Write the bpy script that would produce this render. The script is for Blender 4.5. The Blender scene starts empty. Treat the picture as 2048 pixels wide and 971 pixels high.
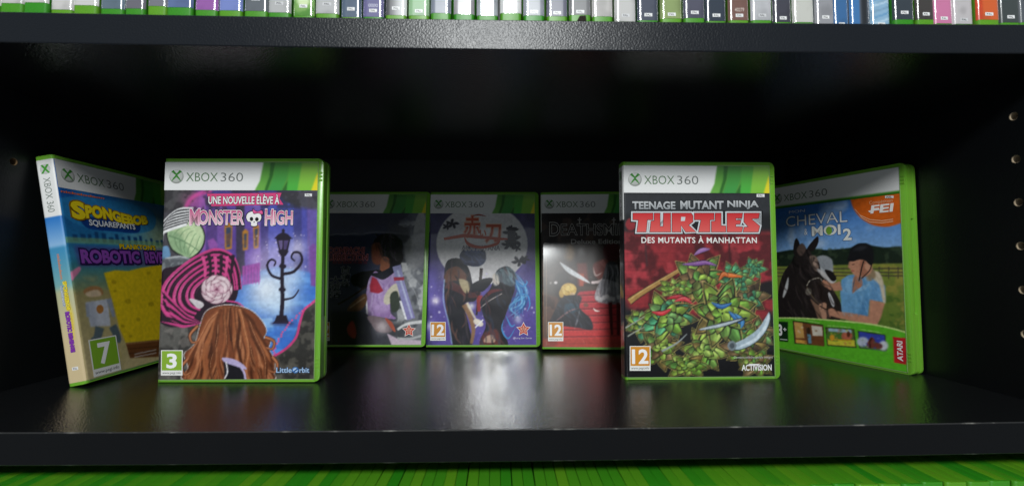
import bpy, bmesh, math, random
import numpy as np
from mathutils import Vector, Matrix, noise as mnoise

# ------------------------------------------------------------------ camera, world, lamp, exposure
S = bpy.context.scene
COL = S.collection
cam_d = bpy.data.cameras.new('camera'); cam = bpy.data.objects.new('camera', cam_d); COL.objects.link(cam)
S.camera = cam
CX, CD, CH, YAW, PITCH, ROLL, FPX = 3.7382, 274.12, 98.782, -0.0250, 0.0468, 0.0007, 884.2
cam_d.sensor_fit = 'HORIZONTAL'; cam_d.sensor_width = 36.0; cam_d.lens = 36.0 * FPX / 2048
cam_d.dof.use_dof = True; cam_d.dof.focus_distance = 0.45; cam_d.dof.aperture_fstop = 9.0
cam_d.clip_start = 0.01; cam_d.clip_end = 50
def _cam_matrix():
    cy, sy = math.cos(YAW), math.sin(YAW); cp, sp = math.cos(PITCH), math.sin(PITCH); cr, sr = math.cos(ROLL), math.sin(ROLL)
    Rz = np.array([[cy, -sy, 0], [sy, cy, 0], [0, 0, 1]]); Rx = np.array([[1, 0, 0], [0, cp, -sp], [0, sp, cp]]); Ry = np.array([[cr, 0, sr], [0, 1, 0], [-sr, 0, cr]])
    R = Rz @ Rx @ Ry
    m = Matrix.Identity(4)
    for i in range(3):
        m[i][0] = R[i, 0]; m[i][1] = R[i, 2]; m[i][2] = -R[i, 1]
    m[0][3], m[1][3], m[2][3] = CX / 1000, -CD / 1000, CH / 1000
    return m
cam.matrix_world = _cam_matrix()
W = bpy.data.worlds.new('World'); S.world = W; W.use_nodes = True
W.node_tree.nodes['Background'].inputs[0].default_value = (0.85, 0.95, 1.0, 1)
W.node_tree.nodes['Background'].inputs[1].default_value = 0.23
ld = bpy.data.lights.new('ceiling_lamp', 'AREA'); ld.shape = 'DISK'; ld.size = 0.30; ld.energy = 32; ld.color = (0.97, 1.0, 1.0)
lamp = bpy.data.objects.new('ceiling_lamp', ld); COL.objects.link(lamp)
lamp.location = (-0.035, -1.6, 1.07)
lamp.rotation_euler = (Vector((0.0, 0.12, 0.1)) - Vector(lamp.location)).to_track_quat('-Z', 'Y').to_euler()
S.view_settings.view_transform = 'Standard'; S.view_settings.look = 'None'; S.view_settings.exposure = 0; S.view_settings.gamma = 1
S.cycles.max_bounces = 8; S.cycles.glossy_bounces = 5
S.cycles.sample_clamp_indirect = 6

# ------------------------------------------------------------------ helpers
MM = 0.001
XR, XL, OPEN, TH, SAG, BACK = 383.7, -384.0, 235.96, 19.36, 1.85, 302.0
def sag(x):
    c = (XR + XL) / 2; h = (XR - XL) / 2
    return -SAG * (1 - ((x - c) / h) ** 2)
def hexc(h):
    h = h.lstrip('#'); return np.array([int(h[i:i + 2], 16) / 255 for i in (0, 2, 4)])
def lin(c):
    c = np.asarray(c, float); return np.where(c <= 0.04045, c / 12.92, ((c + 0.055) / 1.055) ** 2.4)
def link(name, me, parent=None, mat=None):
    o = bpy.data.objects.new(name, me); COL.objects.link(o)
    if parent is not None: o.parent = parent
    if mat is not None: me.materials.append(mat)
    return o
def empty(name, loc, rot, label, cat, group=None):
    o = bpy.data.objects.new(name, None); COL.objects.link(o); o.location = loc; o.rotation_euler = rot
    o.empty_display_size = 0.02
    o['label'] = label; o['category'] = cat
    if group: o['group'] = group
    return o
def bm_mesh(name, bm, smooth=False):
    bmesh.ops.recalc_face_normals(bm, faces=bm.faces)
    me = bpy.data.meshes.new(name); bm.to_mesh(me); bm.free()
    if smooth:
        for p in me.polygons: p.use_smooth = True
    return me
def pydata(name, v, f):
    me = bpy.data.meshes.new(name); me.from_pydata([tuple(a) for a in v], [], f); me.update(); return me

# ------------------------------------------------------------------ materials
def new_mat(name):
    m = bpy.data.materials.new(name); m.use_nodes = True
    return m, m.node_tree, m.node_tree.nodes['Principled BSDF']
def bump(nt, b, scale, strength, dist=0.001, detail=2.0, coord='Object', kind='noise', stretch=None):
    tc = nt.nodes.new('ShaderNodeTexCoord'); src = tc.outputs[coord]
    if stretch:
        mp = nt.nodes.new('ShaderNodeMapping'); mp.inputs['Scale'].default_value = stretch; nt.links.new(src, mp.inputs[0]); src = mp.outputs[0]
    if kind == 'noise':
        n = nt.nodes.new('ShaderNodeTexNoise'); n.inputs['Scale'].default_value = scale; n.inputs['Detail'].default_value = detail; out = n.outputs[0]
    else:
        n = nt.nodes.new('ShaderNodeTexVoronoi'); n.feature = 'SMOOTH_F1'; n.inputs['Scale'].default_value = scale; out = n.outputs['Distance']
    nt.links.new(src, n.inputs['Vector'])
    bp = nt.nodes.new('ShaderNodeBump'); bp.inputs['Strength'].default_value = strength; bp.inputs['Distance'].default_value = dist
    nt.links.new(out, bp.inputs['Height']); nt.links.new(bp.outputs[0], b.inputs['Normal'])
    return bp, src
def laminate(name, col, rough, bstr, spec=0.5):
    m, nt, b = new_mat(name)
    b.inputs['Base Color'].default_value = (*col, 1); b.inputs['Roughness'].default_value = rough
    b.inputs['Specular IOR Level'].default_value = spec
    bp, src = bump(nt, b, 820, bstr, 0.0006, 1.0)
    n = nt.nodes.new('ShaderNodeTexNoise'); n.inputs['Scale'].default_value = 14; n.inputs['Detail'].default_value = 6
    nt.links.new(src, n.inputs['Vector'])
    mr = nt.nodes.new('ShaderNodeMapRange'); mr.inputs[3].default_value = rough * 0.85; mr.inputs[4].default_value = rough * 1.2
    nt.links.new(n.outputs[0], mr.inputs[0]); nt.links.new(mr.outputs[0], b.inputs['Roughness'])
    return m
M_top = laminate('black_laminate_top', (0.008, 0.0085, 0.0095), 0.19, 0.42, 0.40)
M_edge = laminate('black_laminate_edge', (0.006, 0.008, 0.012), 0.31, 0.30, 0.33)
M_wall = laminate('black_laminate_side', (0.0045, 0.0055, 0.007), 0.42, 0.2, 0.3)
M_edgelow = laminate('black_laminate_edge_band', (0.0045, 0.005, 0.006), 0.5, 0.15, 0.14)
# worn arris: pale chipped spots along the front edge
M_worn, nt, b = new_mat('worn_arris')
tc = nt.nodes.new('ShaderNodeTexCoord'); mp = nt.nodes.new('ShaderNodeMapping'); mp.inputs['Scale'].default_value = (1, 0.02, 0.02)
n1 = nt.nodes.new('ShaderNodeTexNoise'); n1.inputs['Scale'].default_value = 38; n1.inputs['Detail'].default_value = 8; n1.inputs['Roughness'].default_value = 0.7
cr = nt.nodes.new('ShaderNodeValToRGB'); cr.color_ramp.elements[0].position = 0.53; cr.color_ramp.elements[0].color = (0.02, 0.02, 0.02, 1)
cr.color_ramp.elements[1].position = 0.71; cr.color_ramp.elements[1].color = (0.33, 0.32, 0.29, 1)
nt.links.new(tc.outputs['Object'], mp.inputs[0]); nt.links.new(mp.outputs[0], n1.inputs['Vector']); nt.links.new(n1.outputs[0], cr.inputs[0]); nt.links.new(cr.outputs[0], b.inputs['Base Color'])
b.inputs['Roughness'].default_value = 0.5
M_chip, nt, b = new_mat('raw_chipboard'); b.inputs['Base Color'].default_value = (0.42, 0.33, 0.22, 1); b.inputs['Roughness'].default_value = 0.8
bump(nt, b, 1500, 0.4)
M_chipdim, nt, b = new_mat('dim_chipboard'); b.inputs['Base Color'].default_value = (0.14, 0.08, 0.03, 1); b.inputs['Roughness'].default_value = 0.8  # darker copy of raw chipboard: the left holes' dimness is put into the colour
bump(nt, b, 1500, 0.4)
M_hole, nt, b = new_mat('dark_hole'); b.inputs['Base Color'].default_value = (0.05, 0.04, 0.03, 1); b.inputs['Roughness'].default_value = 0.9
bump(nt, b, 1500, 0.4)

def plastic(name, col, var=0.25, rough=0.28):
    m, nt, b = new_mat(name)
    oi = nt.nodes.new('ShaderNodeObjectInfo'); hs = nt.nodes.new('ShaderNodeHueSaturation')
    hs.inputs['Color'].default_value = (*col, 1)
    mr = nt.nodes.new('ShaderNodeMapRange'); mr.inputs[3].default_value = 1 - var; mr.inputs[4].default_value = 1 + var
    nt.links.new(oi.outputs['Random'], mr.inputs[0]); nt.links.new(mr.outputs[0], hs.inputs['Value'])
    m2 = nt.nodes.new('ShaderNodeMapRange'); m2.inputs[3].default_value = 0.5 + 0.02 * (var > 0.1); m2.inputs[4].default_value = 0.5 - 0.025 * (var > 0.1)
    nt.links.new(oi.outputs['Random'], m2.inputs[0]); nt.links.new(m2.outputs[0], hs.inputs['Hue'])
    nt.links.new(hs.outputs[0], b.inputs['Base Color'])
    b.inputs['Roughness'].default_value = rough
    b.inputs['Subsurface Weight'].default_value = 0.25; b.inputs['Subsurface Radius'].default_value = (0.3, 1.0, 0.1); b.inputs['Subsurface Scale'].default_value = 0.003
    bump(nt, b, 260, 0.06, 0.0005)
    return m
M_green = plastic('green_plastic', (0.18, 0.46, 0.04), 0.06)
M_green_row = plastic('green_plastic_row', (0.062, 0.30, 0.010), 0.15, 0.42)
M_grey_shell = plastic('clear_grey_plastic', (0.30, 0.34, 0.38), 0.05)

def print_mat(name, rough, wave_scale, wave, coat=0.5, crough=0.12):
    m, nt, b = new_mat(name)
    at = nt.nodes.new('ShaderNodeAttribute'); at.attribute_name = 'Col'
    nt.links.new(at.outputs['Color'], b.inputs['Base Color'])
    b.inputs['Roughness'].default_value = rough; b.inputs['Specular IOR Level'].default_value = 0.35
    b.inputs['Coat Weight'].default_value = coat; b.inputs['Coat Roughness'].default_value = crough
    bp, src = bump(nt, b, wave_scale, wave, 0.004, 2.0)
    nt.links.new(bp.outputs[0], b.inputs['Coat Normal'])
    return m
M_print = print_mat('printed_sheet', 0.32, 9, 0.10)
M_print_wrap = print_mat('printed_sheet_in_film', 0.28, 18, 0.30, 0.9, 0.075)
M_print_gloss = print_mat('printed_sheet_in_glossy_sleeve', 0.26, 18, 0.34, 1.0, 0.06)
M_print_gloss.node_tree.nodes['Principled BSDF'].inputs['Coat IOR'].default_value = 1.68
M_spine = print_mat('printed_spine', 0.3, 22, 0.10, 1.0, 0.06)

# ------------------------------------------------------------------ bookcase
def slab(name, z0, z1, parent, worn=False, frontmat=None):
    # sagging shelf board; the front top edge has a narrow worn chamfer
    nx = 48; xs = np.linspace(XL, XR, nx + 1); ch = 0.55
    prof = [(0, z0 + ch), (0, z1 - ch), (ch, z1), (BACK, z1), (BACK, z0), (ch, z0)]
    v = []; f = []; mi = []
    for x in xs:
        s = sag(x)
        v += [(x * MM, y * MM, (z + s) * MM) for y, z in prof]
    k = len(prof)
    for i in range(nx):
        for j in range(k):
            a = i * k + j; b_ = i * k + (j + 1) % k
            f.append((a, b_, b_ + k, a + k)); mi.append([1, 2, 0, 0, 0, 2][j])
    me = pydata(name, v, f)
    for m in (M_top, frontmat or M_edge, M_worn if worn else (frontmat or M_edge)): me.materials.append(m)
    for p, i in zip(me.polygons, mi): p.material_index = i
    bm = bmesh.new(); bm.from_mesh(me); bmesh.ops.recalc_face_normals(bm, faces=bm.faces); bm.to_mesh(me); bm.free()
    return link(name, me, parent)
bookcase = empty('bookcase', (0, 0, -0.24), (0, 0, 0), 'black laminate bookcase whose open bay holds the upright game cases', 'bookcase')
def under(o):
    o.matrix_parent_inverse = Matrix.Translation((0, 0, 0.24)); return o
under(slab('shelf', -TH, 0, bookcase, True, M_edgelow))
under(slab('shelf', OPEN, OPEN + TH, bookcase, False))
LOWZ = -34.5 - 191
under(slab('shelf', LOWZ - TH, LOWZ, bookcase, False, M_edgelow))
Z0, Z1 = LOWZ - TH, OPEN + TH + 225
HOLE_R = 2.7
def side_panel(x, sgn, holes, tiny=()):
    # inner face with real holes cut in it: each hole sits in a square cell ringed by faces
    bm = bmesh.new()
    cell = 5.0
    cols = sorted(set(y for y, z in holes))
    def quad(y0, z0, y1, z1):
        bm.faces.new([bm.verts.new((x * MM, a * MM, c * MM)) for a, c in ((y0, z0), (y1, z0), (y1, z1), (y0, z1))])
    yprev = 0
    for yc in cols:
        quad(yprev, Z0, yc - cell, Z1)
        zs = sorted(z for y, z in holes if y == yc); zp = Z0
        for zc in zs:
            quad(yc - cell, zp, yc + cell, zc - cell)
            N = 24; ring = []; outer = []
            for i in range(N):
                a = 2 * math.pi * i / N; c, s = math.cos(a), math.sin(a); q = cell / max(abs(c), abs(s))
                ring.append(bm.verts.new((x * MM, (yc + HOLE_R * c) * MM, (zc + HOLE_R * s) * MM)))
                outer.append(bm.verts.new((x * MM, (yc + q * c) * MM, (zc + q * s) * MM)))
            for i in range(N):
                j = (i + 1) % N; bm.faces.new((ring[i], ring[j], outer[j], outer[i]))
            zp = zc + cell
        quad(yc - cell, zp, yc + cell, Z1)
        yprev = yc + cell
    quad(yprev, Z0, BACK, Z1)
    xo = x + sgn * 18
    for a in (((x, 0, Z0), (xo, 0, Z0), (xo, 0, Z1), (x, 0, Z1)), ((xo, 0, Z0), (xo, BACK, Z0), (xo, BACK, Z1), (xo, 0, Z1)),
              ((x, 0, Z1), (xo, 0, Z1), (xo, BACK, Z1), (x, BACK, Z1)), ((x, 0, Z0), (xo, 0, Z0), (xo, BACK, Z0), (x, BACK, Z0))):
        bm.faces.new([bm.verts.new((p[0] * MM, p[1] * MM, p[2] * MM)) for p in a])
    for f in bm.faces:
        f.normal_update()
    me = bpy.data.meshes.new('side_panel'); bm.to_mesh(me); bm.free()
    o = under(link('side_panel', me, bookcase, M_wall))
    for y, z in holes:
        HR = HOLE_R
        N = 24; v = []; f = []; mi = []
        for r, d in ((HOLE_R + .25, -0.06), (HOLE_R - .1, 0.1), (HOLE_R - .15, 7), (0.01, 7.5)):
            for i in range(N):
                a = 2 * math.pi * i / N; v.append(((x + sgn * d) * MM, (y + r * math.cos(a)) * MM, (z + r * math.sin(a)) * MM))
        for k in range(3):
            for i in range(N):
                j = (i + 1) % N; f.append((k * N + i, k * N + j, (k + 1) * N + j, (k + 1) * N + i)); mi.append(1 if k == 2 else 0)
        me = pydata('peg_hole', v, f); me.materials.append(M_chip if sgn > 0 else M_chipdim); me.materials.append(M_hole)
        for p, i in zip(me.polygons, mi): p.material_index = i
        link('peg_hole', me, o)
    return o
hz = [143.5 + 32 * k for k in (2, 1, 0, -1, -2, -3)]
side_panel(XR, 1, [(39.5, z) for z in hz] + [])
side_panel(XL, -1, [(84.0, 180.0)] + [(39.5, z) for z in hz])
bm = bmesh.new(); bmesh.ops.create_cube(bm, size=1, matrix=Matrix.Translation((0, (BACK + 3) * MM, (Z0 + Z1) / 2 * MM)) @ Matrix.Diagonal(((XR - XL + 36) * MM, 0.005, (Z1 - Z0) * MM, 1)))
under(link('back_panel', bm_mesh('back_panel', bm), bookcase, M_wall))

# ------------------------------------------------------------------ game case shells (local: x along the face, y into the case, z up)
CW, CHT, CT = 136.0, 190.5, 14.5
def outline(u0, u1, v0, v1, r, notch=0):
    pts = [(u0, v0)]
    def arc(cx, cy, a0, a1, n=6):
        for i in range(n + 1):
            a = math.radians(a0 + (a1 - a0) * i / n); pts.append((cx + r * math.cos(a), cy + r * math.sin(a)))
    arc(u1 - r, v0 + r, -90, 0)
    if notch:
        pts.extend([(u1, 54), (u1 - notch, 56), (u1 - notch, 138), (u1, 140)])
    arc(u1 - r, v1 - r, 0, 90)
    pts.append((u0, v1))
    return pts
def add_extrude(bm, pts, y0, y1, bev=0.5):
    a = [bm.verts.new((u * MM, y0 * MM, v * MM)) for u, v in pts]; c = [bm.verts.new((u * MM, y1 * MM, v * MM)) for u, v in pts]
    n = len(pts); fs = [bm.faces.new(a), bm.faces.new(c[::-1])]
    for i in range(n):
        j = (i + 1) % n; fs.append(bm.faces.new((a[j], a[i], c[i], c[j])))
    if bev:
        ed = set(fs[0].edges) | set(fs[1].edges)
        bmesh.ops.bevel(bm, geom=list(ed), offset=bev * MM, segments=2, affect='EDGES', profile=0.5)
def add_box(bm, u0, u1, y0, y1, v0, v1):
    bmesh.ops.create_cube(bm, size=1, matrix=Matrix.Translation(((u0 + u1) / 2 * MM, (y0 + y1) / 2 * MM, (v0 + v1) / 2 * MM)) @ Matrix.Diagonal(((u1 - u0) * MM, (y1 - y0) * MM, (v1 - v0) * MM, 1)))
def smooth_angle(me, deg=35):
    for p in me.polygons: p.use_smooth = True
    me.set_sharp_from_angle(angle=math.radians(deg))
    return me
def make_shells():
    bm = bmesh.new(); add_extrude(bm, outline(2.2, CW, 0, CHT, 4.5), 0, 5.2)
    for v in (171, 174.2, 177.4, 12, 15.2, 18.4): add_box(bm, 132, 135, -0.35, 0.2, v, v + 1.5)
    lid = smooth_angle(bm_mesh('lid', bm))
    bm = bmesh.new(); add_extrude(bm, outline(2.2, CW - 0.3, 0.2, CHT - .2, 4.5, 3.2), 5.35, 10.2, 0.2); add_extrude(bm, outline(2.2, CW, 0, CHT, 4.5), 10.3, CT)
    tray = smooth_angle(bm_mesh('tray', bm))
    bm = bmesh.new(); hinge_into(bm, 2.0, CT, CHT)
    hinge = smooth_angle(bm_mesh('hinge_spine', bm))
    return lid, tray, hinge
def hinge_into(bm, r, t, h, u1=2.15):
    pr = [(u1, 0)]
    for i in range(7):
        a = math.radians(270 - 90 * i / 6); pr.append((r + r * math.cos(a), r + r * math.sin(a)))
    for i in range(7):
        a = math.radians(180 - 90 * i / 6); pr.append((r + r * math.cos(a), t - r + r * math.sin(a)))
    pr.append((u1, t))
    a = [bm.verts.new((u * MM, y * MM, 0)) for u, y in pr]; c = [bm.verts.new((u * MM, y * MM, h * MM)) for u, y in pr]
    n = len(pr); fs = [bm.faces.new(a[::-1]), bm.faces.new(c)]
    for i in range(n):
        j = (i + 1) % n; fs.append(bm.faces.new((a[i], a[j], c[j], c[i])))
    bmesh.ops.bevel(bm, geom=list(set(fs[0].edges) | set(fs[1].edges)), offset=0.5 * MM, segments=2, affect='EDGES', profile=0.5)
SH_LID, SH_TRAY, SH_HINGE = make_shells()
bm = bmesh.new()
for a_ in ((2.2, 131.6, 1.75, 2.5), (131.05, 131.7, 1.75, 187.8), (2.2, 131.6, 187.05, 187.75)): add_box(bm, a_[0], a_[1], -0.3, 0.1, a_[2], a_[3])
SH_SLEEVE = bm_mesh('clear_sleeve_rim', bm)
M_sleeve = plastic('clear_sleeve', (0.24, 0.42, 0.14), 0.05, 0.12); SH_SLEEVE.materials.append(M_sleeve)
for me in (SH_LID, SH_TRAY, SH_HINGE): me.materials.append(M_green)

# ------------------------------------------------------------------ printing: painted sheets (vertex colours) and lettering
RES = 3.0
U0, U1, V0, V1 = 0.6, 131.0, 2.6, 187.0
def catmull(pts, closed, n=8):
    P = [np.array(p, float) for p in pts]; m = len(P); out = []
    for i in range(m if closed else m - 1):
        if closed: a, b, c, d = P[i - 1], P[i], P[(i + 1) % m], P[(i + 2) % m]
        else: a, b, c, d = P[max(i - 1, 0)], P[i], P[i + 1], P[min(i + 2, m - 1)]
        for k in range(n):
            t = k / n
            out.append(0.5 * ((2 * b) + (-a + c) * t + (2 * a - 5 * b + 4 * c - d) * t * t + (-a + 3 * b - 3 * c + d) * t ** 3))
    if not closed: out.append(P[-1])
    return np.array(out)
class Sheet:
    """a printed sheet w x h millimetres, origin top left; drawn in the coordinates of a crop of the picture mapped to the sheet"""
    def __init__(s, w, h, base, corners=None, crop=(0, 0, 1), seed=1):
        s.w, s.h = w, h; s.nx, s.ny = int(w * RES), int(h * RES)
        s.img = np.ones((s.ny, s.nx, 3)) * hexc(base)
        s.X, s.Y = np.meshgrid((np.arange(s.nx) + .5) / RES, (np.arange(s.ny) + .5) / RES)
        s.crop = crop; s.Hm = None; s.rng = np.random.RandomState(seed)
        if corners:
            A = []; bb = []
            for (x, y), (u, v) in zip(corners, ((0, 0), (w, 0), (0, h), (w, h))):
                A += [[x, y, 1, 0, 0, 0, -u * x, -u * y], [0, 0, 0, x, y, 1, -v * x, -v * y]]; bb += [u, v]
            s.Hm = np.append(np.linalg.solve(np.array(A), np.array(bb)), 1).reshape(3, 3)
    def T(s, p):
        if s.Hm is None: return np.asarray(p, float)
        ox, oy, k = s.crop; q = s.Hm @ np.array([p[0] / k + ox, p[1] / k + oy, 1.0]); return q[:2] / q[2]
    def _comp(s, m, col, a, sl):
        c = col if isinstance(col, np.ndarray) else hexc(col)
        m = (m * a)[..., None]; s.img[sl] = s.img[sl] * (1 - m) + c * m
    def _mask(s, q, blur):
        pad = 1 + int(blur * RES * 2)
        x0 = max(int(q[:, 0].min() * RES) - pad, 0); x1 = min(int(q[:, 0].max() * RES) + pad + 1, s.nx); y0 = max(int(q[:, 1].min() * RES) - pad, 0); y1 = min(int(q[:, 1].max() * RES) + pad + 1, s.ny)
        if x1 <= x0 or y1 <= y0: return None, None
        sl = (slice(y0, y1), slice(x0, x1)); X, Y = s.X[sl], s.Y[sl]; m = np.zeros(X.shape, bool)
        n = len(q)
        for i in range(n):
            ax, ay = q[i]; bx, by = q[(i + 1) % n]
            if ay == by: continue
            m ^= ((ay > Y) != (by > Y)) & (X < (bx - ax) * (Y - ay) / (by - ay) + ax)
        m = m.astype(float)
        if blur > 0:
            k = max(1, int(blur * RES))
            for _ in range(2):
                for ax in (0, 1):
                    p = np.pad(m, [(k, k) if i == ax else (0, 0) for i in (0, 1)], mode='edge'); cs = np.cumsum(p, axis=ax); z = np.zeros_like(np.take(cs, [0], ax)); cs = np.concatenate([z, cs], ax)
                    L = 2 * k + 1; m = (np.take(cs, range(L, cs.shape[ax]), ax) - np.take(cs, range(0, cs.shape[ax] - L), ax)) / L
        return m, sl
    def poly(s, pts, col, a=1.0, blur=0.0, smooth=False, to=None, frm=None, raw=False):
        q = np.array([p if raw else s.T(p) for p in pts])
        if smooth: q = catmull(q, True)
        m, sl = s._mask(q, blur)
        if m is None: return s
        if to is not None:   # linear gradient col -> to between the two points frm
            p0, p1 = [s.T(p) for p in frm]; d = p1 - p0; t = np.clip(((s.X[sl] - p0[0]) * d[0] + (s.Y[sl] - p0[1]) * d[1]) / (d @ d), 0, 1)[..., None]
            col = hexc(col) * (1 - t) + hexc(to) * t
        s._comp(m, col, a, sl); return s
    def rect(s, x0, y0, x1, y1, col, **k): return s.poly([(x0, y0), (x1, y0), (x1, y1), (x0, y1)], col, **k)
    def ell(s, cx, cy, rx, ry, col, a=1.0, blur=0.0, rot=0, **k):
        pts = []
        for i in range(40):
            t = 2 * math.pi * i / 40; x, y = rx * math.cos(t), ry * math.sin(t); c, n = math.cos(rot), math.sin(rot)
            pts.append((cx + x * c - y * n, cy + x * n + y * c))
        return s.poly(pts, col, a, blur, **k)
    def line(s, pts, w, col, a=1.0, blur=0.0, smooth=True, w2=None):
        q = np.array([s.T(p) for p in pts])
        k = s.crop[2]; sc = np.linalg.norm(s.T((pts[0][0] + 10, pts[0][1])) - s.T(pts[0])) / 10
        if smooth and len(q) > 2: q = catmull(q, False)
        n = len(q); d = np.gradient(q, axis=0); d /= np.maximum(np.linalg.norm(d, axis=1)[:, None], 1e-6); nn = np.stack([-d[:, 1], d[:, 0]], 1)
        w2 = w if w2 is None else w2; tt = np.linspace(0, 1, n)
        hw = (w + (w2 - w) * tt) if w2 != 'm' else w * np.sin(np.pi * np.clip(tt, .03, .97))
        hw = (hw * sc / 2)[:, None]
        for i in range(n - 1):
            pass
        return s.poly(np.concatenate([q + nn * hw, (q - nn * hw)[::-1]]), col, a, blur, raw=True)
    def glow(s, cx, cy, r, col, a=1.0):
        p = s.T((cx, cy)); rr = np.linalg.norm(s.T((cx + r, cy)) - p); m = np.exp(-((s.X - p[0]) ** 2 + (s.Y - p[1]) ** 2) / (rr * rr))
        s._comp(m, col, a, (slice(None), slice(None))); return s
    def _noise(s, scale, oct=3):
        out = np.zeros((s.ny, s.nx)); amp = 1; tot = 0
        for o in range(oct):
            gx = max(2, int(s.w / scale * 2 ** o)) + 2; gy = max(2, int(s.h / scale * 2 ** o)) + 2; g = s.rng.rand(gy, gx)
            fx = s.X / s.w * (gx - 2); fy = s.Y / s.h * (gy - 2); ix = fx.astype(int); iy = fy.astype(int); tx = fx - ix; ty = fy - iy; tx = tx * tx * (3 - 2 * tx); ty = ty * ty * (3 - 2 * ty)
            v = (g[iy, ix] * (1 - tx) + g[iy, ix + 1] * tx) * (1 - ty) + (g[iy + 1, ix] * (1 - tx) + g[iy + 1, ix + 1] * tx) * ty
            out += amp * v; tot += amp; amp *= .55
        return out / tot
    def mottle(s, pts, col, scale, thr=.5, soft=.15, a=1.0, blur=1.0):
        q = np.array([s.T(p) for p in pts]) if pts else np.array([(0, 0), (s.w, 0), (s.w, s.h), (0, s.h)])
        m, sl = s._mask(q, blur)
        if m is None: return s
        n = np.clip((s._noise(scale)[sl] - thr) / soft, 0, 1)
        s._comp(m * n, col, a, sl); return s
    def clip(s, pts, fn, smooth=True, blur=.15):
        old = s.img.copy(); fn(); q = np.array([s.T(p) for p in pts]); q = catmull(q, True) if smooth else q
        m, sl = s._mask(q, blur)
        if m is None: s.img = old; return s
        m = m[..., None]; old[sl] = old[sl] * (1 - m) + s.img[sl] * m; s.img = old; return s
    def folds(s, pts, cols, n, w, ang, L, a=.55, blur=.25, smooth=True, spread=.35):
        # loose brush strokes that stay inside an outline
        P = np.array(pts, float); lo, hi = P.min(0), P.max(0)
        def go():
            for i in range(n):
                x, y = lo + (hi - lo) * s.rng.rand(2); t = ang + (s.rng.rand() - .5) * 2 * spread; l = L * (.5 + s.rng.rand()); k = (s.rng.rand() - .5) * .9
                s.line([(x - l * math.cos(t - k), y - l * math.sin(t - k)), (x, y), (x + l * math.cos(t + k), y + l * math.sin(t + k))], w * (.5 + s.rng.rand()), cols[i % len(cols)], a=a, blur=blur, w2='m')
        return s.clip(pts, go, smooth)
    def grain(s, amp): s.img *= 1 + (s._noise(2.2, 2)[..., None] - .5) * amp; return s
    def mesh(s, name, place, step=0.75):
        """place(u from left, t from top) arrays in mm -> xyz mm"""
        nx, ny = int(s.w / step), int(s.h / step); U, T = np.meshgrid(np.linspace(0, s.w, nx + 1), np.linspace(0, s.h, ny + 1))
        k = 1
        im = np.pad(s.img, ((k, k), (k, k), (0, 0)), mode='edge'); im = sum(im[a:a + s.ny, b:b + s.nx] * wt for a, wa in ((0, .25), (1, .5), (2, .25)) for b, wt in ((0, wa * .25), (1, wa * .5), (2, wa * .25)))
        ix = np.clip(U * RES - .5, 0, s.nx - 1.001); iy = np.clip(T * RES - .5, 0, s.ny - 1.001); x0 = ix.astype(int); y0 = iy.astype(int); fx = (ix - x0)[..., None]; fy = (iy - y0)[..., None]
        c = (im[y0, x0] * (1 - fx) + im[y0, x0 + 1] * fx) * (1 - fy) + (im[y0 + 1, x0] * (1 - fx) + im[y0 + 1, x0 + 1] * fx) * fy
        P = place(U.ravel(), T.ravel()) * MM
        idx = np.arange((nx + 1) * (ny + 1)).reshape(ny + 1, nx + 1)
        F = np.stack([idx[1:, :-1], idx[1:, 1:], idx[:-1, 1:], idx[:-1, :-1]], -1).reshape(-1, 4)
        me = bpy.data.meshes.new(name); me.vertices.add(len(P)); me.vertices.foreach_set('co', P.astype(np.float32).ravel())
        me.loops.add(F.size); me.polygons.add(len(F)); me.loops.foreach_set('vertex_index', F.ravel().astype(np.int32)); me.polygons.foreach_set('loop_start', np.arange(0, F.size, 4, dtype=np.int32))
        me.update(calc_edges=True); me.validate()
        at = me.color_attributes.new('Col', 'FLOAT_COLOR', 'POINT'); cc = np.ones((len(P), 4), np.float32); cc[:, :3] = lin(np.clip(c.reshape(-1, 3), 0, 1)); at.data.foreach_set('color', cc.ravel())
        me.polygons.foreach_set('use_smooth', np.ones(len(F), bool))
        return me

class Ink:
    """flat printed shapes with one colour each, stacked a few hundredths of a millimetre apart"""
    def __init__(s): s.v = []; s.f = []; s.c = []
    def add(s, V, F, col, col2=None):
        o = len(s.v); V = np.asarray(V, float); s.v += [tuple(a) for a in V]; s.f += [tuple(i + o for i in f) for f in F]
        c1 = lin(hexc(col)); c2 = lin(hexc(col2)) if col2 else c1
        z = V[:, 2]; t = (z - z.min()) / max(z.max() - z.min(), 1e-6)   # col at the top, col2 at the foot
        s.c += [tuple(c1 * k + c2 * (1 - k)) for k in t]
    def mesh(s, name):
        me = pydata(name, [(a * MM, b * MM, c * MM) for a, b, c in s.v], s.f)
        at = me.color_attributes.new('Col', 'FLOAT_COLOR', 'POINT'); at.data.foreach_set('color', np.array([(*c, 1) for c in s.c], np.float32).ravel())
        return me
_glyph = {}
def glyphs(txt, offset=0.0, shear=0.0, spacing=1.0, smallcaps=None):
    key = (txt, offset, shear, spacing)
    if key not in _glyph:
        c = bpy.data.curves.new('lettering', 'FONT'); c.body = txt; c.fill_mode = 'FRONT'; c.resolution_u = 3; c.offset = offset; c.shear = shear; c.space_character = spacing
        o = bpy.data.objects.new('lettering', c); COL.objects.link(o); dg = bpy.context.evaluated_depsgraph_get()
        ev = o.evaluated_get(dg); m = ev.to_mesh(); v = np.array([q.co[:2] for q in m.vertices]); f = [tuple(p.vertices) for p in m.polygons]
        ev.to_mesh_clear(); bpy.data.objects.remove(o); bpy.data.curves.remove(c); _glyph[key] = (v, f)
    return _glyph[key]
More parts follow.
